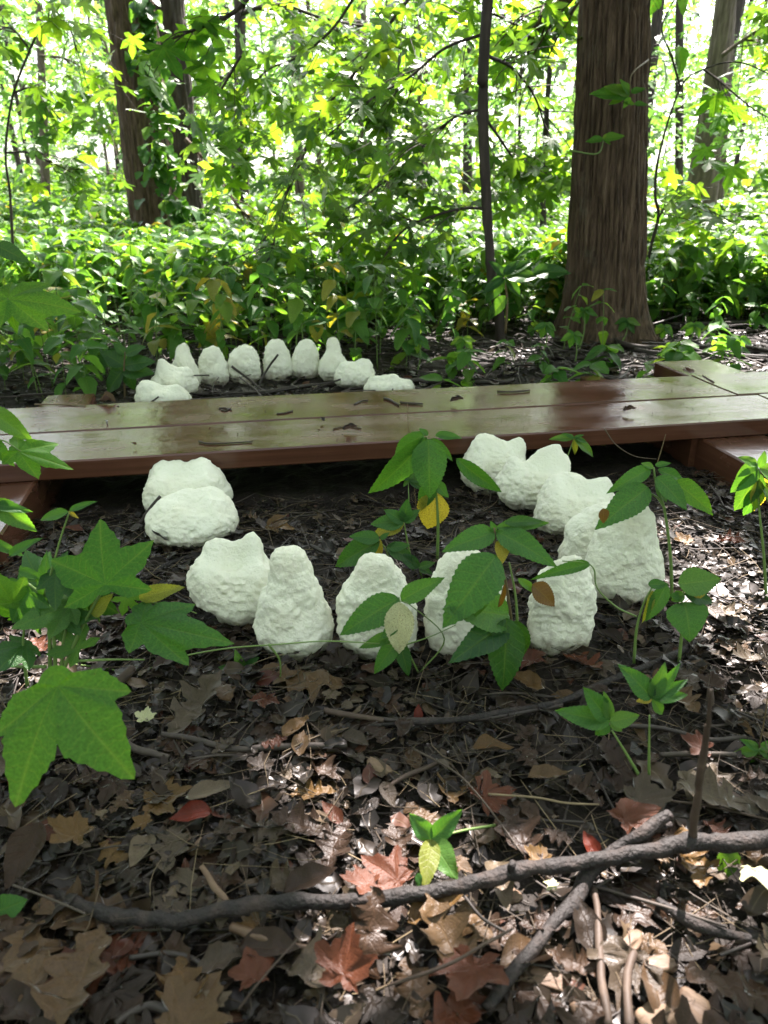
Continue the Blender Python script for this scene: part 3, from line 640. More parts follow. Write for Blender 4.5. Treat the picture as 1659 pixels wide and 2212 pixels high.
def tree(x_base, y_base, x_top, Yd, wtop, wbase, label, mat='barkgrey', H=11.0, nth=24, nz=40, amp=.01, fa=40, fz=4, flare=.25, fh=.2, seed=1, group=None, name='tree', base_z=None):
    """x_base: column at row y_base; x_top: column at row 0; widths in px there"""
    pb = aty(x_base, y_base, Yd); pt = aty(x_top, 0, Yd); d = (pt - pb) / (pt[2] - pb[2])
    z0 = float(gz(pb[0], Yd)) - .05
    C = [pb + d * (z0 - pb[2]), pb, pt, pt + (d * .6 + np.array([0, 0, .4])) * (H - pt[2])]
    C[3][2] = H
    rb, rt = px2m(wbase, pb) / 2, px2m(wtop, pt) / 2
    if C[1][2] <= C[0][2] + .02: C.pop(1); rads = [rb, rt, rt * .6]
    else: rads = [rb * 1.02, rb, rt, rt * .6]
    e = empty(name, (float(C[0][0]), float(C[0][1]), 0), label, 'tree', group); o0 = np.array(e.location)
    link('trunk', trunk_mesh(np.array(C) - o0, rads, nth, nz, amp, fa, fz, flare, fh, seed, mat), e)
    TREES.append(dict(e=e, o=o0, C=np.array(C), r=rt, mat=mat, leaves=[], branches=[])); return TREES[-1]
big = tree(1308, 560, 1327, 3.62, 155, 160, 'thick brown ridged trunk on the right, flaring into roots behind the planks', 'bark', 9.0, 360, 620, .016, 58, 4.2, .62, .13, 3)
left1 = tree(332, 450, 280, 7.2, 104, 98, 'grey brown trunk on the left with a green creeper climbing it', 'bark', 11, 120, 240, .016, 40, 5, .12, .3, 5)
left2 = tree(397, 440, 357, 8.3, 84, 72, 'dark trunk just behind the creeper-clad one', 'barkdark', 11, 90, 160, .02, 34, 5, .35, .35, 6)
t3 = tree(524, 420, 518, 12.5, 25, 27, 'slender dark trunk right of the creeper-clad pair', 'barkdark', 11, 24, 40, .01, seed=7)
t7 = tree(1518, 400, 1568, 9.6, 42, 62, 'leaning grey trunk at the right, wider at its foot', 'barkgrey', 11, 60, 90, .012, 40, 5, .25, .3, 8)
t7b = tree(1548, 395, 1580, 10.4, 22, 34, 'second trunk tucked behind the leaning grey one', 'barkgrey', 11, 30, 50, .01, seed=9)
t8 = tree(1467, 330, 1468, 15, 18, 18, 'slim dark trunk between the thick and the leaning one', 'barkdark', 11, 16, 30, .01, seed=10)
t4 = tree(100, 440, 84, 13, 17, 20, 'slim brown trunk near the left edge', 'barkgrey', 11, 16, 30, .01, seed=11)
sap = None
def sapling(pts, Yd, rads, label, mat='barkdark', name='sapling', extra=None, gbase=True):
    P = [aty(x, y, Yd) for x, y in pts]
    if gbase:
        b = P[0].copy(); b[2] = gz(b[0], b[1]) - .02; P[0] = b
    if extra is not None: P.append(P[-1] + np.array(extra)); rads = list(rads) + [rads[-1] * .4]
    e = empty(name, (float(P[0][0]), float(P[0][1]), 0), label, 'tree'); o0 = np.array(e.location)
    link('trunk', tube_mesh('trunk', np.array(P) - o0, rads, M[mat], 12, 8, .12, 3), e)
    TREES.append(dict(e=e, o=o0, C=np.array(P), r=rads[-1], mat=mat, leaves=[], branches=[])); return TREES[-1]
sap = sapling([(1086, 735), (1078, 680), (1062, 600), (1054, 500), (1047, 330), (1044, 180), (1053, 0)], 3.45, [.024, .023, .021, .021, .021, .020, .021], 'thin dark sapling standing straight between the planks and the woods', extra=(.1, .3, 2.5))
sapL = sapling([(26, 640), (27, 520), (22, 420), (12, 330), (30, 200), (85, 60), (110, 0)], 4.3, [.008, .0075, .007, .006, .0055, .005, .004], 'whip-thin sapling curving up at the left edge', extra=(.3, .2, 1.2))
sapM = sapling([(1175, 640), (1172, 500), (1177, 350), (1183, 200), (1200, 60), (1208, 0)], 6.5, [.03, .027, .026, .02, .018, .018], 'wiry sapling just left of the thick trunk', extra=(.1, 0, 2))
sapR = sapling([(1395, 640), (1400, 560), (1422, 470), (1415, 420), (1425, 330), (1470, 190), (1520, 150), (1600, 135), (1700, 180)], 4.3, [.009, .009, .009, .008, .006, .005, .004, .004, .003], 'bent sapling arching over to the right edge beside the thick trunk')
# random distant trees
far_specs = []
rr = random.Random(4)
for k in range(34):
    px = rr.uniform(-120, 1780); Yd = rr.uniform(13, 38)
    if any(abs(px - q) < 22 for q in (285, 359, 518, 1568, 84, 1467, 1327)): px += 45
    far_specs.append((px, Yd))
far_specs += [(905, 11), (1130, 14), (1010, 18), (640, 22), (770, 26), (215, 19)]
far_specs.sort()
order = ['leaning', 'straight', 'slightly bent']
for k, (px, Yd) in enumerate(far_specs):
    wd = rr.uniform(.07, .22) if Yd > 14 else .06
    wpx = wd / Yd * FPX; leanpx = rr.uniform(-18, 18)
    w_ = 'dark' if rr.random() < .5 else 'grey'
    tree(px + leanpx - (px - CX) * .09, 400, px, Yd, wpx, wpx * 1.15, 'FAR', 'bark' + w_, rr.uniform(9, 14), 10, 14, .004, seed=40 + k, group='distant trees in the woods', flare=.1)
    TREES[-1]['far'] = (px, Yd, w_, wpx)

# ---------- branches with star leaves, in view
def add_leaves(tr, key, P, sz, matkey=None, pitch=(-.9, .2), seed=1, part='foliage'):
    P = np.asarray(P)
    if key == 'canopy': P = P[~in_opening(P)]
    n = len(P)
    if n == 0: return
    g_ = np.random.default_rng(seed)
    s = g_.uniform(.7, 1.15, n) * sz
    Mx = rotm(g_.uniform(0, 2 * np.pi, n), g_.uniform(*pitch, n), g_.normal(0, .45, n), s)
    k_ = lit_keep(P + Mx[:, :, 1] * .4, max(.02, .30 * sz)); P, Mx = P[k_], Mx[k_]; n = len(P)
    if n == 0: return
    idx = g_.integers(0, len(T[key]), n)
    parts = [batch(T[key][i], Mx[idx == i], P[idx == i]) for i in range(len(T[key]))]
    tr['leaves'].append((join(parts), matkey or 'gum', part))
def spray(tr, pts, rads, Y, count, spread, sz, matkey='gum', seed=1, key='star', twigs=14, Y2=None, hang=.05):
    """a limb along pixel points, side twigs, leaves round the twigs"""
    g_ = np.random.default_rng(seed); n = len(pts); Y2 = Y2 if Y2 is not None else Y
    P = np.array([aty(x, y, Y + (Y2 - Y) * i / (n - 1)) for i, (x, y) in enumerate(pts)])
    Q = smooth_path(P, 10); tubes = [tube(P, list(np.linspace(rads[0], rads[1], n)), 6, 8)]
    LP = []
    for k in range(twigs):
        a = int(g_.uniform(.08, .97) * (len(Q) - 1)); b0 = Q[a]
        d = Q[min(a + 3, len(Q) - 1)] - Q[max(a - 3, 0)]; d = d / (np.linalg.norm(d) + 1e-9)
        sd = np.cross(d, [0, 0, 1]); sd /= np.linalg.norm(sd) + 1e-9
        v = d * g_.uniform(.3, 1) + sd * g_.uniform(-1, 1) * .9 + np.array([0, 0, g_.uniform(-.7, .35)]); v /= np.linalg.norm(v)
        ln = spread * g_.uniform(.5, 1.2); b1 = b0 + v * ln * .5; b2 = b0 + v * ln + np.array([0, 0, -ln * .18])
        tubes.append(tube([b0, b1, b2], [rads[1] * .8, rads[1] * .55, rads[1] * .3], 4, 4, cap=False))
        m = max(1, int(count * .62) // twigs); t = g_.uniform(.15, 1.05, m)
        LP.append(b0 + (b2 - b0) * t[:, None] + g_.normal(0, spread * .12, (m, 3)) + np.array([0, 0, -hang * .3]))
    LP = np.vstack(LP); tr['branches'].append(join(tubes)); add_leaves(tr, key, LP, sz, matkey, (-1.2, .1), seed + 5)
# central leafy limbs of the sapling and overhead tree
over = left2
spray(sap, [(1040, 75), (960, 105), (880, 170), (800, 215), (700, 300)], (.007, .003), 3.5, 210, .52, .095, seed=21, twigs=22, Y2=3.9)
spray(sap, [(1045, 235), (980, 255), (900, 330), (820, 400), (720, 470)], (.006, .003), 3.5, 180, .5, .09, seed=22, twigs=20, Y2=3.7)
spray(sap, [(1050, 450), (990, 452), (900, 480), (850, 520), (820, 580)], (.008, .004), 3.5, 120, .34, .09, seed=23, twigs=12, Y2=3.6)
spray(sap, [(1052, 120), (1110, 150), (1160, 220), (1190, 330)], (.008, .004), 3.5, 120, .45, .09, seed=24, twigs=14, Y2=4.2)
spray(sap, [(1052, 260), (1100, 330), (1140, 400), (1170, 470)], (.007, .003), 3.6, 130, .38, .09, seed=25, twigs=12, Y2=4.4)
spray(sapM, [(1200, 60), (1130, 60), (1060, 30), (960, 40)], (.012, .006), 5.2, 220, .6, .11, seed=26, twigs=14)
spray(left2, [(905, -30), (850, 40), (780, 140), (700, 240), (650, 350), (600, 470), (590, 560)], (.010, .004), 4.4, 290, .68, .10, seed=27, twigs=26, Y2=3.8)
spray(left2, [(780, -30), (720, 60), (650, 120), (580, 150), (540, 190)], (.008, .003), 4.2, 240, .5, .10, seed=28, twigs=18)
spray(left2, [(560, -30), (500, 30), (430, 60), (380, 80), (330, 110)], (.010, .004), 3.4, 26, .22, .12, seed=29, twigs=12, matkey='gumbig')
spray(left2, [(520, 120), (480, 190), (455, 230)], (.007, .003), 3.6, 20, .25, .13, seed=30, twigs=7, matkey='gumbig')
spray(left1, [(400, 300), (470, 380), (510, 440), (540, 470)], (.02, .008), 6.3, 60, .5, .13, seed=31, twigs=12)
spray(sapL, [(90, 60), (120, 40), (150, 60), (165, 110)], (.006, .003), 4.2, 60, .40, .10, seed=32, twigs=14)
spray(sapL, [(30, 200), (70, 190), (100, 220), (130, 260)], (.006, .003), 4.3, 46, .36, .10, seed=33, twigs=12)
spray(sapL, [(14, 330), (60, 330), (110, 350), (150, 370)], (.006, .003), 4.1, 40, .34, .10, seed=34, twigs=12)
spray(sapL, [(60, 100), (20, 60), (-30, 80)], (.006, .003), 4.3, 56, .5, .10, seed=35, twigs=10)
spray(sapR, [(1470, 190), (1450, 120), (1430, 60), (1460, -10)], (.006, .003), 4.4, 22, .35, .12, seed=36, twigs=8, key='herb', matkey='hero')
spray(sapR, [(1520, 150), (1560, 180), (1620, 230), (1670, 260)], (.006, .003), 4.4, 46, .4, .13, seed=37, twigs=12, matkey='gumbig')
spray(sapR, [(1422, 470), (1450, 440), (1520, 450), (1600, 490)], (.006, .003), 4.2, 70, .4, .11, seed=38, twigs=12)
spray(t7, [(1560, 120), (1600, 90), (1650, 60), (1700, 50)], (.02, .008), 8, 110, .8, .16, seed=39, twigs=14)
spray(t3, [(518, 30), (600, 10), (700, 40), (800, 60)], (.03, .01), 10, 330, 1.2, .17, seed=40, twigs=26)
spray(t3, [(518, 160), (450, 180), (400, 240)], (.02, .01), 11, 120, 1.1, .17, seed=41, twigs=12)
spray(t4, [(85, 120), (150, 130), (220, 180)], (.02, .01), 11, 200, 1.2, .17, seed=42, twigs=16)
spray(big, [(1330, -60), (1250, -20), (1180, 30), (1120, 110)], (.03, .01), 4.6, 110, .5, .12, seed=43, twigs=16)

# ---------- distant foliage: each far tree carries its own low crown
def cloud(n, x0, x1, y0, y1, z0, z1, g_, fr=.45, th=-.15, seed=3):
    P = np.stack([g_.uniform(x0, x1, n), g_.uniform(y0, y1, n), g_.uniform(z0, z1, n)], -1)
    return P[fbm(P[:, 0] * fr, P[:, 1] * fr, P[:, 2] * fr, 2, seed) > th]
def assign(P, trees):
    O = np.array([t['C'][-1][:2] for t in trees]); B = np.array([t['C'][0][:2] for t in trees])
    d = np.minimum(np.linalg.norm(P[:, None, :2] - O[None], axis=2), np.linalg.norm(P[:, None, :2] - B[None], axis=2)); return d.argmin(1)
g1 = np.random.default_rng(31)
vis = []
for (ya, yb, n, sz) in ((7.8, 13, 7500, .095), (13, 22, 15000, .14), (22, 36, 20000, .22)):
    Yv = g1.uniform(ya, yb, n); Xv = g1.uniform(-.62, .62, n) * Yv * 1.1; Zv = g1.uniform(.25, 1, n) ** .9 * (.9 + Yv * .24)
    P = np.stack([Xv, Yv, Zv], -1); f = fbm(P[:, 0] * .7 + 9, P[:, 1] * .7, P[:, 2] * 1.0, 2, 17); P = P[f > -.12]
    vis.append((P, sz))
farT = [t for t in TREES if 'far' in t] + [t3, t4, t8, t7]
for k, (P, sz) in enumerate(vis):
    P = P[lit_keep(P, .03)]; a = assign(P, farT)
    for i, t in enumerate(farT):
        if (a == i).any(): add_leaves(t, 'canopy', P[a == i], sz, 'far', (-1.2, .3), 60 + i + 50 * k)
Yv = g1.uniform(36, 85, 26000); Xv = g1.uniform(-.7, .7, 26000) * Yv; Zv = g1.uniform(0, 1, 26000) ** 1.3 * (2 + Yv * .26) + gz(Xv, Yv)
P = np.stack([Xv, Yv, Zv], -1); P = P[fbm(P[:, 0] * .25, P[:, 1] * .25, P[:, 2] * .35, 2, 19) > -.05]; n = len(P); idx = g1.integers(0, 2, n)
Mx = rotm(g1.uniform(0, 6.28, n), g1.uniform(-1.2, .3, n), g1.normal(0, .45, n), g1.uniform(.35, .65, n))
V, F, U = batch(T['canopy'][0], Mx, P); tag(link('far_woods', make_mesh('far_woods', V, F, M['far'], U)), 'far sunlit woods closing the view', 'woods', kind='stuff')
# ---------- canopy leaves added overhead to shade the clearing, shared out among the trees round it
back = []
for k, (x, y) in enumerate([(-2.6, -1.8), (2.4, -2.6), (-4.5, 2.2), (4.6, 1.2), (0.3, -5.5), (-6, -4), (6.5, -3.5), (3.9, 6.0), (-4.5, 5.6)]):
    e = empty('tree', (x, y, 0), 'BACK', 'tree', 'trees added out of view around the clearing for the light')  # leafy trees added outside the view to carry shade and filter fill light
    C = np.array([[x, y, -.05], [x, y, 2.5], [x + .3, y, 9]]); r0 = .14 + .03 * (k % 3)
    link('trunk', trunk_mesh(C - np.array([x, y, 0]), [r0, r0 * .8, r0 * .45], 24, 30, .008, 40, 5, .3, .2, 90 + k, 'barkgrey'), e)
    t = dict(e=e, o=np.array([x, y, 0.]), C=C, r=.1, mat='barkgrey', leaves=[], branches=[]); TREES.append(t); back.append(t)
cT = back + [big, left1, left2, t7]
def canopy(fx0, fx1, fy0, fy1, z0, z1, n, sz, th, seed):
    g_ = np.random.default_rng(seed)
    G_ = np.stack([g_.uniform(fx0, fx1, n), g_.uniform(fy0, fy1, n), np.zeros(n)], -1); z = g_.uniform(z0, z1, n)
    P = G_ + S[None] * (z / S[2])[:, None]; P = P[fbm(P[:, 0] * 1.1, P[:, 1] * 1.1, P[:, 2] * 1.1, 2, seed) > th]
    el = (P[:, 2] - CAMH) / np.maximum(P[:, 1], .1); P = P[(P[:, 1] < 0) | (el > .30) | (P[:, 1] > 22)]
    a = assign(P, cT)
    for i, t in enumerate(cT):
        if (a == i).any(): add_leaves(t, 'canopy', P[a == i], sz, 'canopy', (-.9, .3), seed + i)
canopy(-1.9, 2.0, -.6, 2.7, 2.7, 4.6, 20000, .105, -1.3, 101)
canopy(-4, 4, -1.4, 3.4, 3.8, 6, 6500, .16, -.5, 104)
canopy(-6, 6, 3.2, 6.5, 4.8, 8, 1500, .19, .05, 102)
canopy(-16, 16, 6.5, 26, 6, 10, 2200, .32, .2, 103)
# foliage added behind and beside the camera to block sky and tint the fill
g2 = np.random.default_rng(77)
P = cloud(9000, -9, 9, -9, -1.5, .6, 7, g2, .8, -.1, 5)
P2 = np.vstack([cloud(3500, -9, -3.0, -2, 7, .8, 6, g2, .8, -.1, 6), cloud(3500, 3.2, 9, -2, 7, .8, 6, g2, .8, -.1, 7)])
P2 = P2[np.abs(P2[:, 0]) > .62 * P2[:, 1] + .8]
P = np.vstack([P, P2]); P = P[lit_keep(P, .1)]; a = assign(P, back)
for i, t in enumerate(back):
    if (a == i).any(): add_leaves(t, 'canopy', P[a == i], .24, 'canopy', (-1.2, .3), 300 + i)
# merge what each tree collected into its parts
for t in TREES:
    if t['branches']:
        V, F, U = join(t['branches']); o = link('branches', make_mesh('branches', V - t['o'], F, M[t['mat']]), t['e'])
    bymat = {}
    for (V, F, U), mk, part in t['leaves']: bymat.setdefault(mk, []).append((V, F, U))
    for mk, L_ in bymat.items():
        V, F, U = join(L_); o = link('crown', make_mesh('crown', V - t['o'], F, M[mk], U), t['e'])
        o['kind'] = 'stuff'
# true labels for the distant trees, by place between the landmark trunks
marks = [(84, 'the slim left-edge trunk'), (286, 'the creeper-clad trunk'), (518, 'the slender dark trunk'), (1050, 'the straight sapling'), (1327, 'the thick right trunk'), (1568, 'the leaning right trunk')]
ft = sorted([t for t in TREES if 'far' in t], key=lambda t: t['far'][0])
_t = ['', 'twenty', 'thirty', 'forty']; _o = ['first', 'second', 'third', 'fourth', 'fifth', 'sixth', 'seventh', 'eighth', 'ninth', 'tenth', 'eleventh', 'twelfth', 'thirteenth', 'fourteenth', 'fifteenth', 'sixteenth', 'seventeenth', 'eighteenth', 'nineteenth', 'twentieth']
ORD = _o + ['twenty-' + q for q in _o[:9]] + ['thirtieth'] + ['thirty-' + q for q in _o[:9]] + ['fortieth'] + ['forty-' + q for q in _o[:9]]
cnt = {}
for t in ft:
    px, Yd, w_, wpx = t['far']; mk = [m_ for m_ in marks if m_[0] < px]; nm = 'right of ' + mk[-1][1] if mk else 'left of the slim left-edge trunk'
    k = cnt[nm] = cnt.get(nm, -1) + 1
    t['e']['label'] = f"{'thin' if wpx < 9 else 'slim'} {w_} far tree, {ORD[k]} one {nm}"
for k, t in enumerate(back): t['e']['label'] = 'leafy tree added for leaf-filtered light, ' + ['behind the camera on the left', 'behind the camera on the right', 'beside the left end of the planks', 'beside the right end of the planks', 'straight behind the camera', 'far behind on the left', 'far behind on the right', 'beyond the right edge of the herbs', 'beyond the left edge of the herbs'][k]

# ---------- creeper on the left trunk
cr = empty('climbing_creeper', (float(left1['o'][0]), float(left1['o'][1]) - .2, 0), 'green creeper climbing the front of the grey brown left trunk', 'creeper')
g3 = np.random.default_rng(9); o0 = np.array(cr.location)
vine = [(372, 500), (375, 420), (362, 340), (350, 260), (335, 180), (330, 100), (300, 20), (290, -20)]
cv = np.array([aty(x, y, 7.2 - .235) for x, y in vine]); link('stem', tube_mesh('stem', cv - o0, .009, M['twig'], 6, 6, .1), cr)
link('stem', tube_mesh('stem', np.array([aty(x, y, 7.2 - .235) for x, y in [(345, 520), (350, 430), (330, 360), (312, 300)]]) - o0, .007, M['twig'], 6, 6, .1), cr)
for k in range(220):
    y = g3.uniform(-10, 500); cxp = np.interp(y, [0, 150, 250, 350, 420, 500], [315, 325, 345, 352, 372, 372]); w_ = np.interp(y, [0, 200, 300, 500], [32, 30, 42, 48])
    x = cxp + g3.normal(0, w_ * .5); p = aty(x, y, 7.2 - .25 - g3.uniform(0, .10)) - o0
    o = link('leaf', leafmesh('herb', int(g3.integers(0, 4)), 'herb' if k % 3 else 'herodark'), cr)
    o.matrix_basis = mat4(rotm(g3.uniform(2.2, 4.1), g3.uniform(-.9, .2), g3.normal(0, .3), g3.uniform(.10, .17), 1.1), p)

# ============================================================ HERBS behind the boardwalk
def proto(seed, leafrange=(4, 8)):
    g_ = np.random.default_rng(seed); h = 1.0
    lean = g_.normal(0, .10, 2); stem = [(0, 0, -.03), (lean[0] * .3, lean[1] * .3, h * .4), (lean[0], lean[1], h * .95)]
    S_ = smooth_path(np.array(stem), 4); leaves = []
    nodes = g_.integers(*leafrange)
    for k in range(nodes):
        t = .35 + .62 * k / (nodes - 1); p = np.array([np.interp(t, [0, .4, .95], [s[q] for s in stem]) for q in range(3)])
        yaw = k * 2.4 + g_.uniform(-.5, .5); prs = (0, math.pi) if t < .9 else (0, 2.1, 4.2)
        for dyaw in prs:
            if g_.random() < .12: continue
            leaves.append((p, yaw + dyaw, g_.uniform(-.75, .15), g_.normal(0, .25), g_.uniform(.75, 1.25) * (.6 + .4 * min(1, (1.15 - abs(t - .75)))), int(g_.integers(0, 4))))
    return stem, leaves
PROTOS = [proto(200 + k) for k in range(10)]
g4 = np.random.default_rng(55)
def herbpos(n, y0, y1, seed):
    g_ = np.random.default_rng(seed); Yv = g_.uniform(y0, y1, n); Xv = g_.uniform(-.58, .58, n) * Yv * 1.06
    return Xv, Yv
cand = []
Xv, Yv = herbpos(5000, 2.3, 4.6, 56)
inside = off_teeth(Xv, Yv, .05) & off_walk(Xv, Yv, .05)
for x, y, k in zip(Xv, Yv, inside):
    if not k: continue
    # keep the mouth of the arc free, and the bare patch by the thick trunk
    if -.93 < x < .16 and y < 2.80: continue
    if np.hypot(x - big['o'][0], y - big['o'][1]) < .30: continue
    bare = 1 if (x > .12 and y < 3.25 + .25 * max(0, x - .3)) or (.3 < x < 1.7 and y < 3.75) else 0
    p = .035 if bare else 1.0
    if x < -.9 and y < 2.5: p = .4
    if g4.random() > p: continue
    if any((x - a) ** 2 + (y - b) ** 2 < (.088 + .03 * (y - 2.4)) ** 2 for a, b in cand): continue
    cand.append((x, y))
    if len(cand) >= 300: break
cand.sort(key=lambda c: c[1])
stem_me = {}; HERBS = []
for k, (x, y) in enumerate(cand):
    pi = k % 10; stem, leaves = PROTOS[pi]
    h = (g4.uniform(.22, .43) if x < .1 else g4.uniform(.15, .30)) * (1 if y > 2.9 else .85)
    if x > .12 and y < 3.2: h *= .6
    e = empty('herb_plant', (x, y, float(gz(x, y))), 'HERB', 'plant', 'leafy herbs growing behind the boardwalk')
    e.rotation_euler = (0, 0, g4.uniform(0, 6.28)); ls = g4.uniform(.06, .10)
    if y > 4.4: ls *= 1.15
    if pi not in stem_me: stem_me[pi] = tube_mesh('stem', stem, [.007, .006, .004], M['stemgreen'], 5, 4)
    o = link('stem', stem_me[pi], e); o.scale = (h * .9, h * .9, h)
    r_ = g4.random(); mk = 'herb' if r_ < .9 else ('yellowing' if r_ < .92 else 'hero')
    for (p, yaw, pit, roll, s, vi) in leaves:
        if y > 4.6 and g4.random() < .35: continue
        m_ = mk if g4.random() > .012 else 'yellowing'
        o = link('leaf', leafmesh('herb', vi, m_), e); o.matrix_basis = mat4(rotm(yaw, pit, roll, s * ls, 1.0), p * h)
    HERBS.append((e, x, y, h, mk))
# undergrowth beyond: uncountable
def low_proto(pr):
    stem, leaves = pr; parts = []
    for (p, yaw, pit, roll, s, vi) in leaves:
        parts.append(batch(T['herblow'][vi % 3], rotm([yaw], [pit], [roll], [s * .28]), p[None]))
    V, F = tube(stem, .006, 3, 2, cap=False); parts.append((V, F)); return join(parts)
LP = [low_proto(p) for p in PROTOS]
parts = []
for (n, y0, y1, hs, mul) in ((3400, 3.9, 8, (.25, .42), 1.0), (3800, 8, 16, (.3, .55), 1.3), (3200, 16, 40, (.5, 1.1), 1.7)):
    Xv, Yv = herbpos(n, y0, y1, int(y0 * 10)); Xv = Xv * 1.2; hh = g4.uniform(*hs, n); yaw = g4.uniform(0, 6.28, n)
    keep = (np.hypot(Xv - left1['o'][0], Yv - left1['o'][1]) > .3); Xv, Yv, hh, yaw = Xv[keep], Yv[keep], hh[keep], yaw[keep]; n = len(Xv)
    c, s = np.cos(yaw), np.sin(yaw); Z_ = np.zeros(n)
    Mx = np.stack([np.stack([c, -s, Z_], -1), np.stack([s, c, Z_], -1), np.stack([Z_, Z_, Z_ + 1], -1)], 1) * hh[:, None, None]
    pos = np.stack([Xv, Yv, gz(Xv, Yv)], -1); idx = np.arange(n) % 10
    for q in range(10):
        if mul > 1.5 and q % 2: continue
        Mq = Mx[idx == q].copy(); Mq[:, :, :2] *= mul ** .5; parts.append(batch(LP[q], Mq, pos[idx == q]))
V, F, U = join(parts)
tag(link('undergrowth', make_mesh('undergrowth', V, F, M['herbfar'], U)), 'dense leafy undergrowth covering the woodland floor into the distance', 'undergrowth', kind='stuff')

# ============================================================ LEAF LITTER
g5 = np.random.default_rng(12)
SHAPES = [('oak', 'lobed oak leaf', .115), ('deadmaple', 'pointed maple leaf', .075), ('deadoval', 'narrow oval leaf', .085)]
LEAVES = []
def fallen(x, y, si, vi, mk, size, yaw, pitch, roll, dz, label=None):
    key, nm, _ = SHAPES[si]
    Mx = rotm(yaw, pitch, roll, size); Mx = Mx.copy(); Mx[:, 2] *= .6; c = Mx @ np.array([0, .5 if key != 'deadmaple' else 0, 0])
    pos = np.array([x, y, float(gz(x, y)) + dz]) - c * np.array([1, 1, 1])
    o = link('fallen_leaf', leafmesh(key, vi % len(T[key]), mk)); o.matrix_basis = mat4(Mx, pos)
    tag(o, label, 'leaf', 'dead leaves lying on the forest floor'); LEAVES.append(dict(o=o, x=x, y=y, mk=mk, nm=nm, lab=label)); return o
def hero_leaf(px, py, si, vi, mk, lenpx, yawd, pitd, rolld, label, dz=.02):
    p = onz(px, py, dz); fallen(p[0], p[1], si, vi, mk, px2m(lenpx, p) * (.62 if si == 1 else .9), R(yawd), R(pitd * .6), R(rolld * .6), dz * .8, label)
hero_leaf(*Z7(330, 470), 1, 1, 'golden', 130, 80, 25, -20, 'big curled golden brown leaf arched over a dark hollow at the left', .035)
hero_leaf(*Z7(910, 270), 2, 0, 'pale', 125, -70, 12, 10, 'pale greenish half-dry leaf lying flat above the curved branch', .03)
hero_leaf(*Z7(300, 1100), 0, 0, 'tan', 300, -10, 8, 5, 'large tan oak leaf with deep lobes in the bottom left corner', .04)
hero_leaf(*Z7(120, 1000), 0, 3, 'tan', 260, 30, 5, -8, 'broad tan oak leaf partly under another, lower left', .03)
hero_leaf(*Z7(1090, 1070), 1, 0, 'russet', 120, 20, 20, 10, 'orange brown leaf propped up under the curved branch', .035)
hero_leaf(*Z7(780, 1130), 0, 1, 'golden', 190, 200, 12, 10, 'ragged light brown leaf pointing down at the bottom', .03)
hero_leaf(*Z7(930, 1180), 1, 2, 'pale', 70, 0, 15, 0, 'small pale crumpled leaf below the orange one', .03)
hero_leaf(*Z7(100, 560), 2, 1, 'brown', 170, 170, -40, 20, 'dark strip of leaf hanging down at the left', .03)
hero_leaf(*Z7(620, 410), 1, 0, 'golden', 60, 60, 15, 0, 'small yellowish leaf with curled points beside a red one', .03)
hero_leaf(*Z7(820, 380), 2, 2, 'red', 100, 110, 10, 30, 'deep red leaf under the pale greenish one', .025)
hero_leaf(*Z7(90, 230), 2, 1, 'red', 110, 30, 25, 20, 'bright red leaf behind the hanging green lobe', .03)
hero_leaf(*Z7(740, 520), 0, 0, 'grey', 150, 180, 4, 0, 'thin grey oak leaf lying flat above the curved branch', .015)
hero_leaf(*Z7(740, 780), 0, 3, 'grey', 130, 60, 4, 0, 'grey oak leaf touching the back of the curved branch', .015)
hero_leaf(*Z7(1480, 1080), 1, 1, 'russet', 170, -15, 35, 15, 'sunlit reddish leaf standing on edge near the bottom', .04)
hero_leaf(*Z7(1590, 900), 0, 1, 'brown', 230, 170, -30, 40, 'dark brown drooping leaf under the branch, centre bottom', .04)
hero_leaf(*Z7(1600, 660), 1, 1, 'russet', 120, 95, 20, -25, 'curled reddish leaf resting against the branch, centre', .04)
hero_leaf(*Z7(1430, 380), 2, 1, 'russet', 80, 45, 20, 0, 'sunlit rusty leaf scrap among needles', .02)
hero_leaf(*Z8(1050, 390), 1, 0, 'russet', 150, -70, 18, 8, 'big rusty red crinkled leaf below the two pale seedlings', .045)
hero_leaf(*Z8(1440, 340), 0, 2, 'pale', 190, 80, 5, 5, 'pale glossy oak leaf with a round hole, right of the upright twig', .02)
hero_leaf(*Z8(590, 480), 0, 0, 'brown', 190, 15, 8, 0, 'brown oak leaf right of the small four-leaved seedling', .025)
hero_leaf(*Z8(980, 250), 0, 0, 'brown', 150, 250, 5, 0, 'flat dark brown oak leaf behind the rusty red one', .015)
hero_leaf(*Z8(60, 640), 1, 2, 'russet', 150, 60, 30, 0, 'fiery sunlit leaf just behind the small seedling', .03)
hero_leaf(*Z8(230, 800), 2, 1, 'golden', 150, -75, 20, 20, 'curved sunlit leaf strip below the branch, centre', .03)
hero_leaf(*Z8(390, 1050), 1, 1, 'russet', 200, 160, 15, -20, 'large reddish brown leaf in the shade of the thick stick', .035)
hero_leaf(*Z8(330, 1240), 0, 1, 'russet', 210, -60, 15, 10, 'rust coloured leaf cut by the bottom edge', .03)
hero_leaf(*Z8(130, 1140), 0, 0, 'tan', 170, 190, 5, 0, 'olive brown oak leaf flat near the bottom centre', .015)
hero_leaf(*Z8(900, 520), 2, 1, 'red', 75, 20, 20, 30, 'dark red leaf tip between crossing sticks', .03)
hero_leaf(*Z8(690, 590), 1, 1, 'golden', 80, 60, 10, 0, 'small golden leaf behind the branch, right of centre', .02)
hero_leaf(*Z8(740, 700), 1, 0, 'cream', 40, 60, 10, 0, 'tiny yellow leaf under the branch', .02)
hero_leaf(*Z5(850, 1030), 0, 2, 'grey', 190, -30, 8, 5, 'large grey oak leaf in front of the pear-shaped lump', .025)
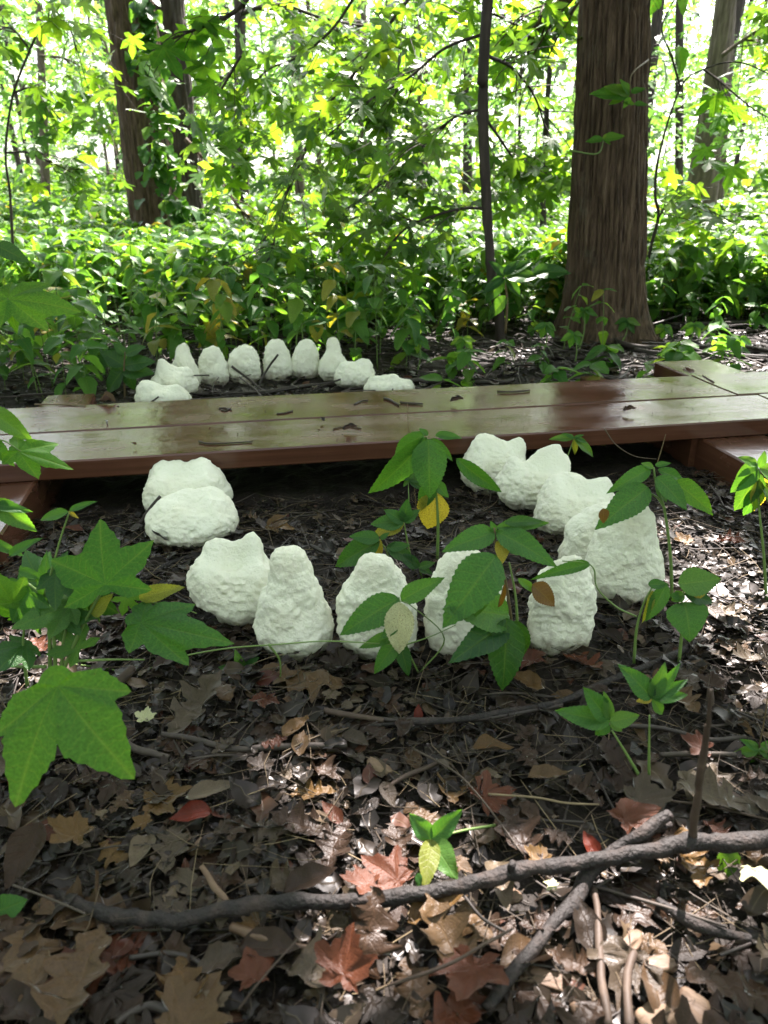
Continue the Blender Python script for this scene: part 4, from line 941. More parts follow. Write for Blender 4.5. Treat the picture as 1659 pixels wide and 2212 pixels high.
hero_leaf(*Z5(1330, 910), 0, 3, 'tan', 200, 75, 5, 0, 'broad tan leaf at the foot of the pear-shaped lump', .025)
hero_leaf(*Z5(1430, 990), 1, 0, 'pale', 50, 0, 30, 0, 'small pinkish leaf standing in front of the slab lump', .02)
hero_leaf(*Z5(1180, 270), 1, 0, 'golden', 90, -30, 15, 10, 'golden brown star-shaped leaf on bare mud behind the lumps', .02)
hero_leaf(*Z5(1200, 235), 2, 1, 'golden', 60, -60, 20, 10, 'golden leaf scrap touching the star-shaped one', .03)
hero_leaf(*Z5(310, 285), 2, 1, 'russet', 60, 90, 10, 0, 'brown leaf near the left timber', .015)
hero_leaf(*Z5(620, 1080), 1, 1, 'cream', 55, 0, 15, 0, 'small yellow leaf left of the large grey one', .02)
hero_leaf(*Z5(290, 880), 2, 1, 'pale', 60, 60, 20, 0, 'pink sunlit leaf behind the bundle of green stems', .03)
hero_leaf(*Z6(150, 1050), 2, 1, 'red', 45, 0, 60, 10, 'small bright red leaf standing on edge, right of centre', .025)
hero_leaf(*Z6(1310, 340), 1, 1, 'golden', 60, 30, 15, 0, 'golden sunlit leaf right of the tallest lump', .02)
hero_leaf(*Z6(1500, 330), 0, 1, 'russet', 80, 70, 12, 10, 'rusty sunlit leaf at the right near the tall plant', .02)
hero_leaf(*Z6(1500, 640), 0, 0, 'pale', 90, 40, 10, 10, 'pinkish grey leaf right of the round-leaved seedling', .02)
hero_leaf(*Z6(1570, 850), 0, 2, 'grey', 110, 110, 10, 0, 'grey curled leaf at the right edge above the upright twig', .02)
hero_leaf(*Z6(1420, 950), 1, 1, 'brown', 70, -20, 10, 0, 'brown crinkled leaf beside the pair of seedlings', .02)
hero_leaf(*Z6(600, 1040), 1, 2, 'brown', 60, 0, 15, 0, 'small brown leaf standing below the drooping dark leaves', .02)
hero_leaf(*Z4(1330, 565), 1, 1, 'russet', 34, 20, 20, 0, 'rusty leaf lying on the raised timber behind the far plank', .150)
hero_leaf(*Z4(1100, 605), 0, 1, 'tan', 52, 80, 15, 0, 'tan curled leaf at the foot of the right timber', .03)
hero_leaf(*Z5(1080, 225), 0, 1, 'tan', 50, 80, 15, 0, 'small tan leaf on the mud left of the star-shaped one', .02)
hero_leaf(*Z8(470, 100), 2, 2, 'golden', 100, -90, 5, 0, 'flat piece of orange brown leaf in the upper right litter', .02)
hero_leaf(*Z8(1620, 620), 1, 0, 'cream', 110, 180, 40, 10, 'yellow green leaf at the right edge under the branch', .06)
# the many ordinary ones
nh = len(LEAVES); NI = 296
mats_ = ['tan', 'grey', 'brown', 'brown', 'dark', 'dark', 'brown', 'tan', 'grey', 'brown', 'dark', 'brown', 'tan', 'dark', 'russet', 'golden', 'brown', 'pale', 'dark']
tries = 0
while len(LEAVES) < NI and tries < 9000:
    tries += 1
    py = 1190 + (2290 - 1190) * g5.random() ** .55; px = g5.uniform(-60, 1720); p = onz(px, py, 0); x, y = p[0], p[1]
    if not (off_teeth(np.array([x]), np.array([y]), .02)[0] and off_walk(np.array([x]), np.array([y]), .02)[0]): continue
    if any((x - l['x']) ** 2 + (y - l['y']) ** 2 < (.030) ** 2 for l in LEAVES): continue
    if 360 < px < 620 and 1640 < py < 1800 and g5.random() < .6: continue
    if py < 1300 and g5.random() < .6: continue
    si = int(g5.choice([0, 0, 0, 1, 2, 2])); sz = SHAPES[si][2] * g5.uniform(.28, .66) * (1.25 if py > 1900 else 1)
    fallen(x, y, si, int(g5.integers(0, 8)), mats_[int(g5.integers(0, len(mats_)))], sz, g5.uniform(0, 6.28), g5.normal(.0, .07), g5.normal(0, .10), g5.uniform(.006, .022))
# labels for them: kind + colour + nearest landmark, counted from the left
LM = [(700, 1950, 'front branch, left half'), (1150, 1870, 'front branch, middle'), (1520, 1790, 'foot of the upright twig'), (130, 1600, 'hanging star leaf'), (160, 2080, 'bottom left corner'), (640, 2120, 'bottom centre'),
      (1050, 2130, 'thick crossing stick'), (1500, 2110, 'bottom right corner'), (640, 1430, 'pear-shaped lump'), (860, 1440, 'slab lump'), (1090, 1480, 'drooping dark leaves'), (1400, 1620, 'pair of seedlings'), (1560, 1440, 'round-leaved seedling'),
      (930, 1780, 'four-leaved seedling'), (420, 1240, 'stick-marked lump'), (950, 1600, 'middle stick'), (450, 1640, 'grey oak leaf'), (1560, 1250, 'tall right plant'), (1050, 1160, 'bare mud'), (280, 1450, 'vine'), (90, 1850, 'golden curled leaf'), (1250, 1420, 'right slab lump')]
LMw = [(onz(a, b, 0)[:2], n) for a, b, n in LM]
cn = {'tan': 'tan', 'grey': 'grey', 'brown': 'brown', 'dark': 'near-black', 'russet': 'russet', 'pale': 'pale', 'golden': 'golden'}
groups = {}
for l in LEAVES:
    if l['lab']: continue
    n = min(LMw, key=lambda q: (q[0][0] - l['x']) ** 2 + (q[0][1] - l['y']) ** 2)[1]
    groups.setdefault((cn[l['mk']], l['nm'], n), []).append(l)
def ordlab(items, base, key='x'):
    items.sort(key=lambda l: l[key]); n = len(items)
    for k, l in enumerate(items):
        yield l, (base if n == 1 else ((('leftmost ' if k == 0 else 'rightmost ') if n == 2 or k in (0, n - 1) else ORD[k] + '-from-left ') + base))
for (c, nm, n), items in groups.items():
    for l, lab in ordlab(items, f'{c} {nm} on the ground near the {n}'): l['o']['label'] = lab
# labels for herbs
HL = [(-1.25, 2.9, 'the left end of the planks'), (-.75, 3.1, 'the left of the rear arc'), (-.35, 3.1, 'the four rear slabs'), (.0, 3.1, 'the bottle-shaped lump'), (.35, 3.3, 'the straight sapling, left of it'), (.62, 3.5, 'the straight sapling'),
      (.95, 3.9, 'the thick trunk'), (1.4, 3.2, 'the right timber'), (1.8, 4.2, 'the bent sapling, right of it'), (-1.5, 4.2, 'the left-edge sapling'), (-.7, 4.2, 'the middle of the undergrowth edge'), (.0, 4.4, 'the centre of the woods edge'), (.7, 4.6, 'the wiry sapling'), (1.3, 5.0, 'the leaning trunk'), (-1.0, 5.1, 'the creeper-clad trunk'), (-2.0, 5.0, 'the far left side'), (.2, 5.3, 'the sapling foliage'), (2.2, 5.2, 'the far right side')]
groups = {}
for e, x, y, h, mk in HERBS:
    n = min(HL, key=lambda q: (q[0] - x) ** 2 + (q[1] - y) ** 2)[2]; c = 'yellowing' if mk == 'yellowing' else ('fresh' if mk == 'hero' else 'green')
    hh = 'tall' if h > .34 else ('knee-low' if h > .24 else 'short')
    row = 'front-row' if y < 3.05 else ('middle-row' if y < 3.6 else 'rear-row')
    groups.setdefault((hh + ' ' + row, c, n), []).append(dict(o=e, x=x))
for (hh, c, n), items in groups.items():
    for l, lab in ordlab(items, f'{hh} {c} herb near {n}'): l['o']['label'] = lab
# uncountable litter
parts = []
for (n, x0, x1, y0, y1, smin, smax) in ((15000, -1.0, 1.1, .25, 1.75, .007, .034), (1600, -1.0, 1.1, .25, 1.4, .03, .06), (6000, -1.8, 2.4, 2.0, 4.6, .02, .06), (1800, -4, 5, 4.6, 10, .06, .12), (900, -2.2, 2.4, .3, 3, .03, .06)):
    x, y = g5.uniform(x0, x1, n), g5.uniform(y0, y1, n); k = off_teeth(x, y, -.022) & off_walk(x, y, .02)
    mudp = (vn(x * 3.3, y * 3.3, 0, 44) > .35) | ((y > 1.05) & (y < 1.7) & (x > -.35) & (x < .3))
    k &= ~(mudp & (g5.random(n) < .62)); x, y = x[k], y[k]; n = len(x); idx = g5.integers(0, 2, n)
    Mx = rotm(g5.uniform(0, 6.28, n), g5.normal(.03, .22, n), g5.normal(0, .3, n), g5.uniform(smin, smax, n)); pos = np.stack([x, y, gz(x, y) + g5.uniform(-.002, .014, n)], -1)
    for q in (0, 1): parts.append(batch(T['frag'][q], Mx[idx == q], pos[idx == q]))
V, F, U = join(parts); tag(link('leaf_litter', make_mesh('leaf_litter', V, F, M['litter'], U)), 'brown and grey broken leaf litter covering the damp soil', 'leaf litter', kind='stuff')
def strawmass(n, x0, x1, y0, y1, l0, l1, r0, r1, zmax, seed, sides=3):
    g_ = np.random.default_rng(seed); V, F, U = [], [], []; x, y = g_.uniform(x0, x1, n), g_.uniform(y0, y1, n)
    k = off_teeth(x, y, .01) & off_walk(x, y, .04); x, y = x[k], y[k]; n = len(x)
    yaw = g_.uniform(0, 6.28, n); ln = g_.uniform(l0, l1, n); rr_ = g_.uniform(r0, r1, n); tilt = g_.normal(0, .10, n); z = gz(x, y) + g_.uniform(0, zmax, n) + np.abs(tilt) * ln * .3; bend = g_.normal(0, .15, n)
    st = np.array([-.5, -.17, .17, .5]); d = np.stack([np.cos(yaw), np.sin(yaw), tilt], -1); pn = np.stack([-np.sin(yaw), np.cos(yaw), 0 * yaw], -1)
    C = np.stack([x, y, z], -1)[:, None, :] + d[:, None] * (ln[:, None] * st)[..., None] + pn[:, None] * ((bend * ln)[:, None] * (st ** 2) * 2)[..., None]
    th = np.arange(sides) * 2 * np.pi / sides; up = np.array([0, 0, 1.])
    rad = rr_[:, None] * np.array([.8, 1, .9, .35])
    W = C[:, :, None, :] + rad[..., None, None] * (np.cos(th)[:, None] * pn[:, None, None, :] + np.sin(th)[:, None] * up)
    i = np.arange(3)[:, None] * sides; j = np.arange(sides)[None]; j2 = (j + 1) % sides
    Fq = np.stack([i + j, i + j2, i + sides + j2, i + sides + j], -1).reshape(-1, 4)
    Fa = (Fq[None] + (np.arange(n) * 4 * sides)[:, None, None]).reshape(-1, 4)
    return W.reshape(-1, 3), Fa
V, F = strawmass(5200, -.9, 1.1, .25, 1.75, .02, .12, .0003, .0008, .018, 5); a = make_mesh('needles', V, F, M['straw'])
tag(link('dry_straw', a), 'thin dry grass and pine needle litter on the soil', 'straw', kind='stuff')
V1, F1 = strawmass(620, -.9, 1.1, .25, 1.8, .03, .18, .0008, .0024, .012, 6, 5); V2, F2 = strawmass(900, -1.6, 2.2, 2.1, 4.6, .08, .4, .0015, .005, .03, 7, 5)
V, F, U = join([(V1, F1), (V2, F2)]); tag(link('twig_litter', make_mesh('twigs', V, F, M['twig'])), 'small dark twigs scattered over the soil', 'twigs', kind='stuff')
# soil crumbs and bark crumbs
V0, F0 = ico(1); n = 9000; x, y = g5.uniform(-.9, 1.0, n), g5.uniform(.28, 1.7, n); k = off_teeth(x, y, .005) & off_walk(x, y, .04); x, y = x[k], y[k]; n = len(x)
Mx = rotm(g5.uniform(0, 6.28, n), g5.uniform(-1, 1, n), g5.uniform(-1, 1, n), g5.uniform(.0012, .0055, n) * 1.0); Mx[:, :, 0] *= .6
V, F, U = batch((V0, F0, np.zeros((len(V0), 2))), Mx, np.stack([x, y, gz(x, y) + .002], -1))
tag(link('soil_crumbs', make_mesh('crumbs', V, F, M['mud'], smooth=False)), 'crumbs of dark soil and bark', 'soil crumbs', kind='stuff')

# ============================================================ STICKS AND BRANCHES
def stickP(pts, z): 
    zs_ = [z] * len(pts) if np.isscalar(z) else z
    return np.array([onz(a, b, q) for (a, b), q in zip(pts, zs_)])
def stick(pts, z, rpx, label, mat='twig', sides=10, rough=.12, name='stick', seed=1, group='sticks lying on the forest floor'):
    P = stickP(pts, z); rr_ = [px2m((rpx if np.isscalar(rpx) else rpx[i]) , P[i]) for i in range(len(P))]
    b = P[0].copy(); b[2] = 0
    o = link(name, tube_mesh(name, P - b, rr_, M[mat], sides, 8, rough, seed), None, b); return tag(o, label, 'stick', group)
# main branch with upright twig
bp_ = [Z7(120, 700), Z7(250, 755), Z7(420, 828), Z7(540, 850), Z7(700, 865), Z7(850, 850), Z7(1000, 812), Z7(1200, 790), Z7(1450, 785), Z8(0, 772), Z8(250, 737), Z8(450, 690), Z8(560, 652), Z8(800, 622), Z8(1000, 592), Z8(1200, 555), Z8(1330, 522), Z8(1450, 530), Z8(1659, 510), Z8(1900, 480)]
bz_ = [.004, .010, .016, .018, .02, .022, .024, .026, .028, .03, .032, .034, .036, .038, .04, .042, .045, .045, .045, .045]
br_ = [9, 13, 17, 18, 19, 20, 19, 18.5, 18, 18.5, 18, 18.5, 20, 18, 19, 19, 22, 20, 20, 20]
P = stickP(bp_, bz_); rr_ = [px2m(r * .88, p) for r, p in zip(br_, P)]
mb = empty('fallen_branch', (float(P[9][0]), float(P[9][1]), 0), 'long dark curved branch across the foreground with an upright side twig', 'branch'); o0 = np.array(mb.location)
link('limb', tube_mesh('limb', P - o0, rr_, M['darkbranch'], 24, 14, .15, 4), mb)
Yt = P[16][1]
tp = [Z8(1330, 505), Z8(1345, 400), Z8(1362, 300), Z8(1362, 250), Z8(1385, 140), Z8(1395, 40), (1531, 1560), (1536, 1490)]
TP_ = np.array([P[16]] + [aty(a, b, Yt - .003 * k) for k, (a, b) in enumerate(tp)])
link('side_twig', tube_mesh('side_twig', TP_ - o0, [px2m(r, P[16]) for r in (13, 11, 8, 8, 9, 7, 6, 5, 3)], M['brownbranch'], 12, 8, .14, 5), mb)
kn = stickP([Z8(545, 650), Z8(558, 615)], [.04, .05]); link('knot', tube_mesh('knot', kn - o0, [.004, .0035], M['darkbranch'], 10, 3, .1), mb)
stick([Z8(1230, 405), Z8(1130, 480), Z8(1000, 565), Z8(890, 660), Z8(830, 780), Z8(740, 870), Z8(650, 985), Z8(560, 1090), Z8(440, 1250)], [.055, .05, .034, .022, .018, .022, .026, .026, .02], [12, 14, 15, 17, 18, 15, 13, 14, 14], 'thick pale-scarred stick crossing under the curved branch', 'darkbranch', 18, .14, seed=7)
stick([Z8(1240, 450), Z8(1120, 500), Z8(1020, 580)], [.04, .035, .02], [8, 8, 6], 'short stick beside the upper end of the thick crossing one', 'darkbranch', seed=8)
stick([Z8(905, 735), Z8(925, 850), Z8(930, 1000), Z8(945, 1150), Z8(975, 1330)], [.015, .02, .02, .02, .02], [7, 8, 9, 10, 10], 'greyish stick running down to the bottom edge, right of the crossing one', 'brownbranch', seed=9)
stick([Z8(1080, 1000), Z8(1050, 1130), Z8(1060, 1340)], [.012, .018, .02], [8, 10, 11], 'short reddish stick at the bottom edge', 'brownbranch', seed=10)
stick([Z8(1180, 780), Z8(1300, 860), Z8(1440, 915), Z8(1659, 960), Z8(1800, 985)], .012, [9, 12, 12, 10, 8], 'dark stick half sunk in the litter at lower right', 'darkbranch', seed=11)
stick([Z8(-60, 1170), Z8(130, 1110), Z8(290, 1050), Z8(450, 960), Z8(560, 900)], [.01, .03, .04, .045, .05], [3, 4, 4, 4, 3], 'thin sunlit twig slanting up below the curved branch', 'brownbranch', 6, seed=12)
stick([Z8(330, 740), Z8(420, 850), Z8(520, 915)], .03, [4, 4, 3], 'forked twig end meeting the slanting sunlit twig', 'twig', 6, seed=13)
stick([Z7(1030, 1250), Z7(1130, 1120), Z7(1310, 920)], [.02, .045, .06], [2.5, 2.5, 2], 'straight straw-like twig leaning over the orange brown leaf', 'brownbranch', 6, seed=14)
stick([Z7(55, 715), Z7(200, 765), Z7(370, 838)], [.035, .035, .04], [3, 3, 3], 'pale straw lying across the left end of the branch', 'straw', 6, .05, seed=15)
stick([Z7(1000, 890), Z7(1100, 935), Z7(1190, 960)], .014, [11, 11, 9], 'pale birch-like stub under the branch', 'chip', 10, seed=16)
stick([Z7(1190, 960), Z7(1290, 975), Z7(1380, 990)], .014, [7, 6, 5], 'thin yellowish end piece beside the birch-like stub', 'chip', 8, seed=17)
stick([Z7(560, 1030), Z7(700, 1010), Z7(800, 1020), Z7(900, 1070)], .01, [6, 7, 7, 6], 'dark bent twig below the left half of the branch', 'twig', seed=18)
stick([Z7(740, 1260), Z7(620, 1240), Z7(500, 1313)], .015, [10, 9, 8], 'greenish grey stub at the bottom left', 'twig', seed=19)
stick([Z7(700, 60), Z7(850, 85), Z7(1000, 125), Z7(1200, 115), Z7(1500, 110)], .014, [5, 7, 7, 8, 7], 'dark stick lying straight in the middle of the litter', 'twig', seed=20)
stick([Z7(550, 110), Z7(640, 140), Z7(730, 160)], .01, [9, 8, 6], 'stub end left of the straight dark stick', 'twig', seed=21)
stick([Z7(870, 630), Z7(920, 710), Z7(985, 790)], [.03, .02, .012], [5, 8, 8], 'splintered piece of rotten wood behind the branch', 'chip', seed=22)
stick([Z6(-60, 1130), Z6(330, 1105), Z6(600, 1060), Z6(750, 1030), Z6(920, 960), Z6(1050, 905), Z6(1200, 850), Z6(1300, 800), Z6(1375, 755)], .014, [4, 7, 8, 8, 8, 8, 9, 8, 7], 'long dark stick rising to the right across the middle', 'darkbranch', 12, seed=23)
stick([(715, 1533), (780, 1548), (870, 1556), (960, 1555), (1060, 1550), (1180, 1530), (1215, 1522)], .012, [3, 5, 6, 6, 6, 5, 4], 'dark stick lying below the long rising one', 'twig', seed=24)
stick([Z6(1020, 1130), Z6(1200, 1140), Z6(1400, 1190), Z6(1560, 1180)], .012, [5, 5, 5, 5], 'dark stick right of the two seedlings', 'twig', seed=25)
stick([Z6(1330, 690), Z6(1480, 700), Z6(1659, 730)], .01, [5, 6, 5], 'twig at the right edge below the round-leaved seedling', 'twig', seed=26)
stick([Z6(1415, 1090), Z6(1410, 1020), Z6(1412, 970)], [.0, .02, .035], [8, 7, 6], 'broken upright stub near the right seedlings', 'brownbranch', seed=27)
stick([Z5(610, 255), Z5(640, 205), Z5(692, 140)], [.03, .055, .085], [5, 5, 4], 'short dark stick leaning against the squat left lump', 'twig', seed=28)
stick([Z5(920, 380), Z5(760, 420), Z5(650, 480), Z5(560, 540)], .012, [5, 6, 6, 5], 'dark stick between the squat and the jagged left lumps', 'darkbranch', seed=29)
stick([Z5(455, 985), Z5(520, 930), Z5(575, 880)], [.012, .02, .025], [11, 11, 8], 'thick broken stub with a pale end left of the yellow leaf', 'brownbranch', seed=30)
stick([Z5(1400, 1065), Z5(1520, 1085), Z5(1659, 1110)], .014, [7, 6, 5], 'reddish stub left of the central litter', 'brownbranch', seed=31)
stick([Z5(290, 620), Z5(350, 560), Z5(420, 490)], .02, [6, 7, 6], 'brown stick behind the big star leaf', 'twig', seed=32)
stick([Z5(0, 550), Z5(60, 560), Z5(140, 570)], .02, [5, 5, 4], 'pale twig at the left edge below the timber', 'brownbranch', seed=33)
stick([Z5(240, 900), Z5(260, 790), Z5(300, 700)], [.01, .03, .05], [7, 6, 5], 'grey stick upright among the green stems', 'brownbranch', seed=34)
stick([Z5(1020, 300), Z5(1080, 285), Z5(1140, 265)], .01, [2, 2, 2], 'thin tan stalk of the star-shaped dead leaf', 'straw', 6, seed=35)
stick([Z5(1340, 350), Z5(1400, 380), Z5(1480, 400)], .012, [4, 4, 4], 'twig behind the slab lump', 'twig', seed=36)
stick([Z8(0, 300), Z8(100, 240), Z8(250, 180)], .012, [4, 5, 4], 'reddish twig left of centre in the litter', 'brownbranch', seed=37)
stick([Z8(120, 120), Z8(300, 220), Z8(420, 340), Z8(600, 580)], .022, [2.5, 2.5, 2.5, 2], 'long thin stalk sloping down to the branch', 'straw', 6, .05, seed=38)
stick([Z8(450, 320), Z8(650, 335), Z8(800, 360), Z8(930, 365)], .02, [2.5, 2.5, 2.5, 2], 'thin straw across the litter behind the rusty red leaf', 'straw', 6, .05, seed=39)
stick([Z8(1190, 150), Z8(1350, 145), Z8(1520, 150)], .012, [5, 6, 5], 'grey stick behind the upright twig', 'twig', seed=40)
stick([Z8(1240, 350), Z8(1400, 370), Z8(1659, 430)], .02, [3, 3, 3], 'thin brown twig over the pale oak leaf', 'brownbranch', 6, seed=41)
# behind the walk
GS = 'sticks lying behind the boardwalk'
def bstick(pts, rp, label, seed, z=.02, mat='twig'): stick(pts, z, rp, label, mat, 10, .12, seed=seed, group=GS)
bstick([Z4(640, 425), Z4(900, 440), Z4(1080, 495), Z4(1300, 500), Z4(1500, 490), Z4(1700, 520)], [4, 5, 6, 5, 5, 4], 'long stick passing in front of the thick trunk roots', 51)
bstick([Z4(550, 580), Z4(700, 545), Z4(880, 545), Z4(1060, 560)], [4, 5, 5, 4], 'dark stick between planks and thick trunk', 52)
bstick([Z4(1080, 510), Z4(1260, 530), Z4(1450, 530), Z4(1700, 545)], [5, 6, 6, 5], 'straight stick behind the right timber', 53)
bstick([Z4(60, 640), Z4(250, 645), Z4(480, 650), Z4(560, 640)], [5, 6, 5, 4], 'dark stick lying along the far plank', 54)
bstick([Z4(330, 620), Z4(440, 580), Z4(560, 560)], [4, 4, 3], 'crooked twig behind the far plank', 55)
bstick([Z4(1240, 400), Z4(1400, 395), Z4(1659, 385)], [5, 5, 4], 'stick beyond the right timber', 56)
bstick([Z4(1290, 285), Z4(1380, 262), Z4(1480, 262), Z4(1580, 290), Z4(1700, 330)], [6, 7, 7, 7, 6], 'arched grey fallen branch right of the thick trunk', 57, [.02, .10, .12, .10, .04], 'brownbranch')
bstick([Z3(940, 700), Z3(1100, 695), Z3(1330, 665), Z3(1450, 655)], [3, 4, 4, 4], 'dark twig inside the rear arc', 58)
bstick([Z3(1000, 580), Z3(1080, 640), Z3(1140, 690)], [2.5, 2.5, 2], 'thin twig before the second rear slab', 59, [.10, .05, .02])
bstick([Z3(1200, 530), Z3(1150, 600), Z3(1120, 660)], [2.5, 2.5, 2], 'thin twig before the third rear slab', 60, [.12, .06, .02])
bstick([(60, 770), (150, 790), (240, 800)], [4, 4, 4], 'dark twig on the ground left of the rear arc', 61)
bstick([(840, 850 - 22), (930, 815), (1020, 806)], [3, 4, 3], 'twig beside the low hidden lump', 62)
# bits on the planks
def wbit(pts, rp, label, mat='twig'):
    P = np.array([walkpt(a, b, .002) for a, b in pts]); b0 = P[0].copy()
    o = link('twig', tube_mesh('twig', P - b0, [px2m(rp, p) for p in P], M[mat], 6, 4, .15), None, b0); tag(o, label, 'twig', 'bits of debris on the planks')
wbit([Z3(945, 762), Z3(970, 760), Z3(1000, 768)], 1.6, 'short twig on the far plank left of centre'); wbit([Z3(955, 768), Z3(975, 772), Z3(995, 760)], 1.5, 'crossing twig on the far plank left of centre')
wbit([Z3(1195, 785), Z3(1230, 782), Z3(1265, 772)], 1.6, 'thin twig on the far plank near its middle'); wbit([Z3(860, 905), Z3(900, 913), Z3(980, 912), Z3(1090, 905)], 1.8, 'long thin twig along the near plank')
wbit([Z4(0, 718), Z4(25, 725), Z4(65, 748)], 2.2, 'dark twig on the far plank beside a pair'); wbit([Z4(70, 735), Z4(120, 740), Z4(168, 742)], 2.2, 'flat twig on the far plank beside a pair')
wbit([Z4(490, 690), Z4(560, 690), Z4(630, 684)], 1.8, 'straight thin twig on the far plank at right'); wbit([Z3(1530, 745), Z3(1560, 730), Z3(1590, 728)], 1.8, 'hooked twig on the far plank')
wbit([Z4(1378, 622), Z4(1400, 635), Z4(1425, 650)], 1.8, 'reddish twig lying by the right timber end', 'brownbranch'); wbit([Z3(1440, 850), Z3(1500, 840), Z3(1560, 848)], 1.6, 'thin curled twig on the near plank', 'straw')
wbit([Z3(150, 745), Z3(260, 745), Z3(370, 748)], 1.6, 'straw lying along the far left of the planks', 'straw')
def wleaf(px, py, L_, yaw, mk, label, vi=1):
    p = walkpt(px, py, .006); o = link('leaf_scrap', leafmesh('deadoval', vi, mk)); o.matrix_basis = mat4(rotm(yaw, .05, .1, px2m(L_, p)), p); tag(o, label, 'leaf', 'bits of debris on the planks')
wleaf(*Z4(1030, 775), 32, -1.6, 'brown', 'curled brown leaf on the near plank at right'); wleaf(*Z4(285, 735), 34, -1.5, 'dark', 'dark leaf scrap on the far plank in the centre')
wleaf(*Z3(905, 855), 9, 0, 'russet', 'tiny red leaf scrap on the near plank'); wleaf(*Z3(1400, 820), 20, .4, 'dark', 'dark scrap on the near plank left of centre'); wleaf(*Z3(590, 920), 14, 1.2, 'russet', 'small rust scrap at the near plank edge')
wleaf(*Z3(1480, 858), 36, -1.4, 'dark', 'wet dark leaf stuck to the near plank'); wleaf(*Z3(515, 760), 10, 1, 'dark', 'black fleck on the far plank at left'); wleaf(*Z3(1380, 862), 10, .5, 'russet', 'reddish fleck on the near plank')
wleaf(*Z3(500, 730), 45, 1.5, 'tan', 'thin tan leaf by the far edge at left', 2)
pd = [(rng.uniform(20, 1640), rng.uniform(.02, .98)) for _ in range(150)]
L_ = []
for px, v in pd:
    s = rng.uniform(-.3, sj2 + .4); t = v * w_all
    L_.append(e_l + bd * s + bn * t + np.array([0, 0, .002]))
L_ = np.array(L_); n = len(L_); Mx = rotm(rng.uniform(0, 6, n), rng.uniform(-1, 1, n), rng.uniform(-1, 1, n), rng.uniform(.0006, .0018, n))
V, F, U = batch((V0, F0, np.zeros((len(V0), 2))), Mx, L_); tag(link('plank_grit', make_mesh('grit', V, F, M['mud'], smooth=False)), 'specks of grit and dirt on the wet planks', 'grit', kind='stuff')
# rotten wood chunks
def chunk(px, py, lpx, wpx, yaw, label, seed):
    p = onz(px, py, .01); V_, F_ = ico(3); V_ = V_.copy(); l, w_ = px2m(lpx, p) / 2, px2m(wpx, p) / 2
    V_ = np.sign(V_) * np.abs(V_) ** .75; V_ = V_ * np.array([l, w_, w_ * .45]); V_ += (fbm(V_[:, 0] * 35 + seed, V_[:, 1] * 160, V_[:, 2] * 160, 2, seed) * .0035)[:, None] * np.sign(V_)
    o = link('wood_chunk', make_mesh('wood_chunk', V_, F_, M['chip'], smooth=False), None, p); o.rotation_euler = (0, .08, yaw); tag(o, label, 'wood', 'broken pieces of rotten wood')
chunk(*Z8(720, 1120), 140, 40, -.25, 'sunlit ragged chunk of rotten wood left of the two bottom sticks', 1)
chunk(*Z8(1190, 1280), 110, 60, .5, 'grey white chunk of wood at the bottom edge', 2); chunk(*Z8(1330, 1250), 80, 70, -.6, 'orange brown chunk of wood at the bottom right', 3)
chunk(*Z8(1200, 1060), 80, 45, .2, 'grey bark chip above the bottom chunks', 4); chunk(*Z8(850, 1285), 40, 70, .1, 'bluish grey chunk between the bottom sticks', 5)
chunk(*Z8(1060, 960), 80, 40, .7, 'crumbly sunlit wood piece right of the grey stick', 6); chunk(*Z7(1640, 200), 60, 26, -.5, 'reddish crumble of wood behind the branch', 7)
chunk(*Z8(560, 760), 40, 40, .4, 'pale crumb of wood under the branch in the sun', 8)

# ============================================================ FOREGROUND PLANTS, leaf by leaf
class Plant:
    def __init__(s, px, py, label, name='seedling', cat='plant', Y=None, loc=None):
        p = onz(px, py, 0) if Y is None else aty(px, py, Y)
        s.Y = p[1]; s.e = empty(name, (float(p[0]), float(p[1]), float(p[2])), label, cat, None); s.o = np.array(s.e.location)
    def stem(s, pts, r=3, mat='stemgreen', dy=0, label=None):
        dy = [dy] * len(pts) if np.isscalar(dy) else dy
        P = np.array([aty(a, b, s.Y + d) for (a, b), d in zip(pts, dy)]); n = len(P)
        rr_ = [px2m(r, P[0]) * (1 - .5 * i / max(1, n - 1)) for i in range(n)]
        o = link('stem', tube_mesh('stem', P - s.o, rr_, M[mat], 8, 6, .05), s.e)
        if label: o['label'] = label
    def leaf(s, b, t, mat='hero', key='hero', vi=0, wide=1.0, d0=0, d1=0, face=(0, -.75, .65), roll=0, label=None):
        B = aty(*b, s.Y + d0); Tt = aty(*t, s.Y + d1); y = Tt - B; L_ = np.linalg.norm(y); yn = y / L_
        n = np.array(face, float); n -= yn * n.dot(yn); n /= np.linalg.norm(n); x = np.cross(yn, n); 
        x2 = x * math.cos(roll) + n * math.sin(roll); n2 = np.cross(x2, yn)
        Mx = np.stack([x2 * wide, yn, n2], -1) * L_
        o = link('leaf', leafmesh(key, vi % len(T[key]), mat), s.e); o.matrix_basis = mat4(Mx, B - s.o)
        if label: o['label'] = label
        return o
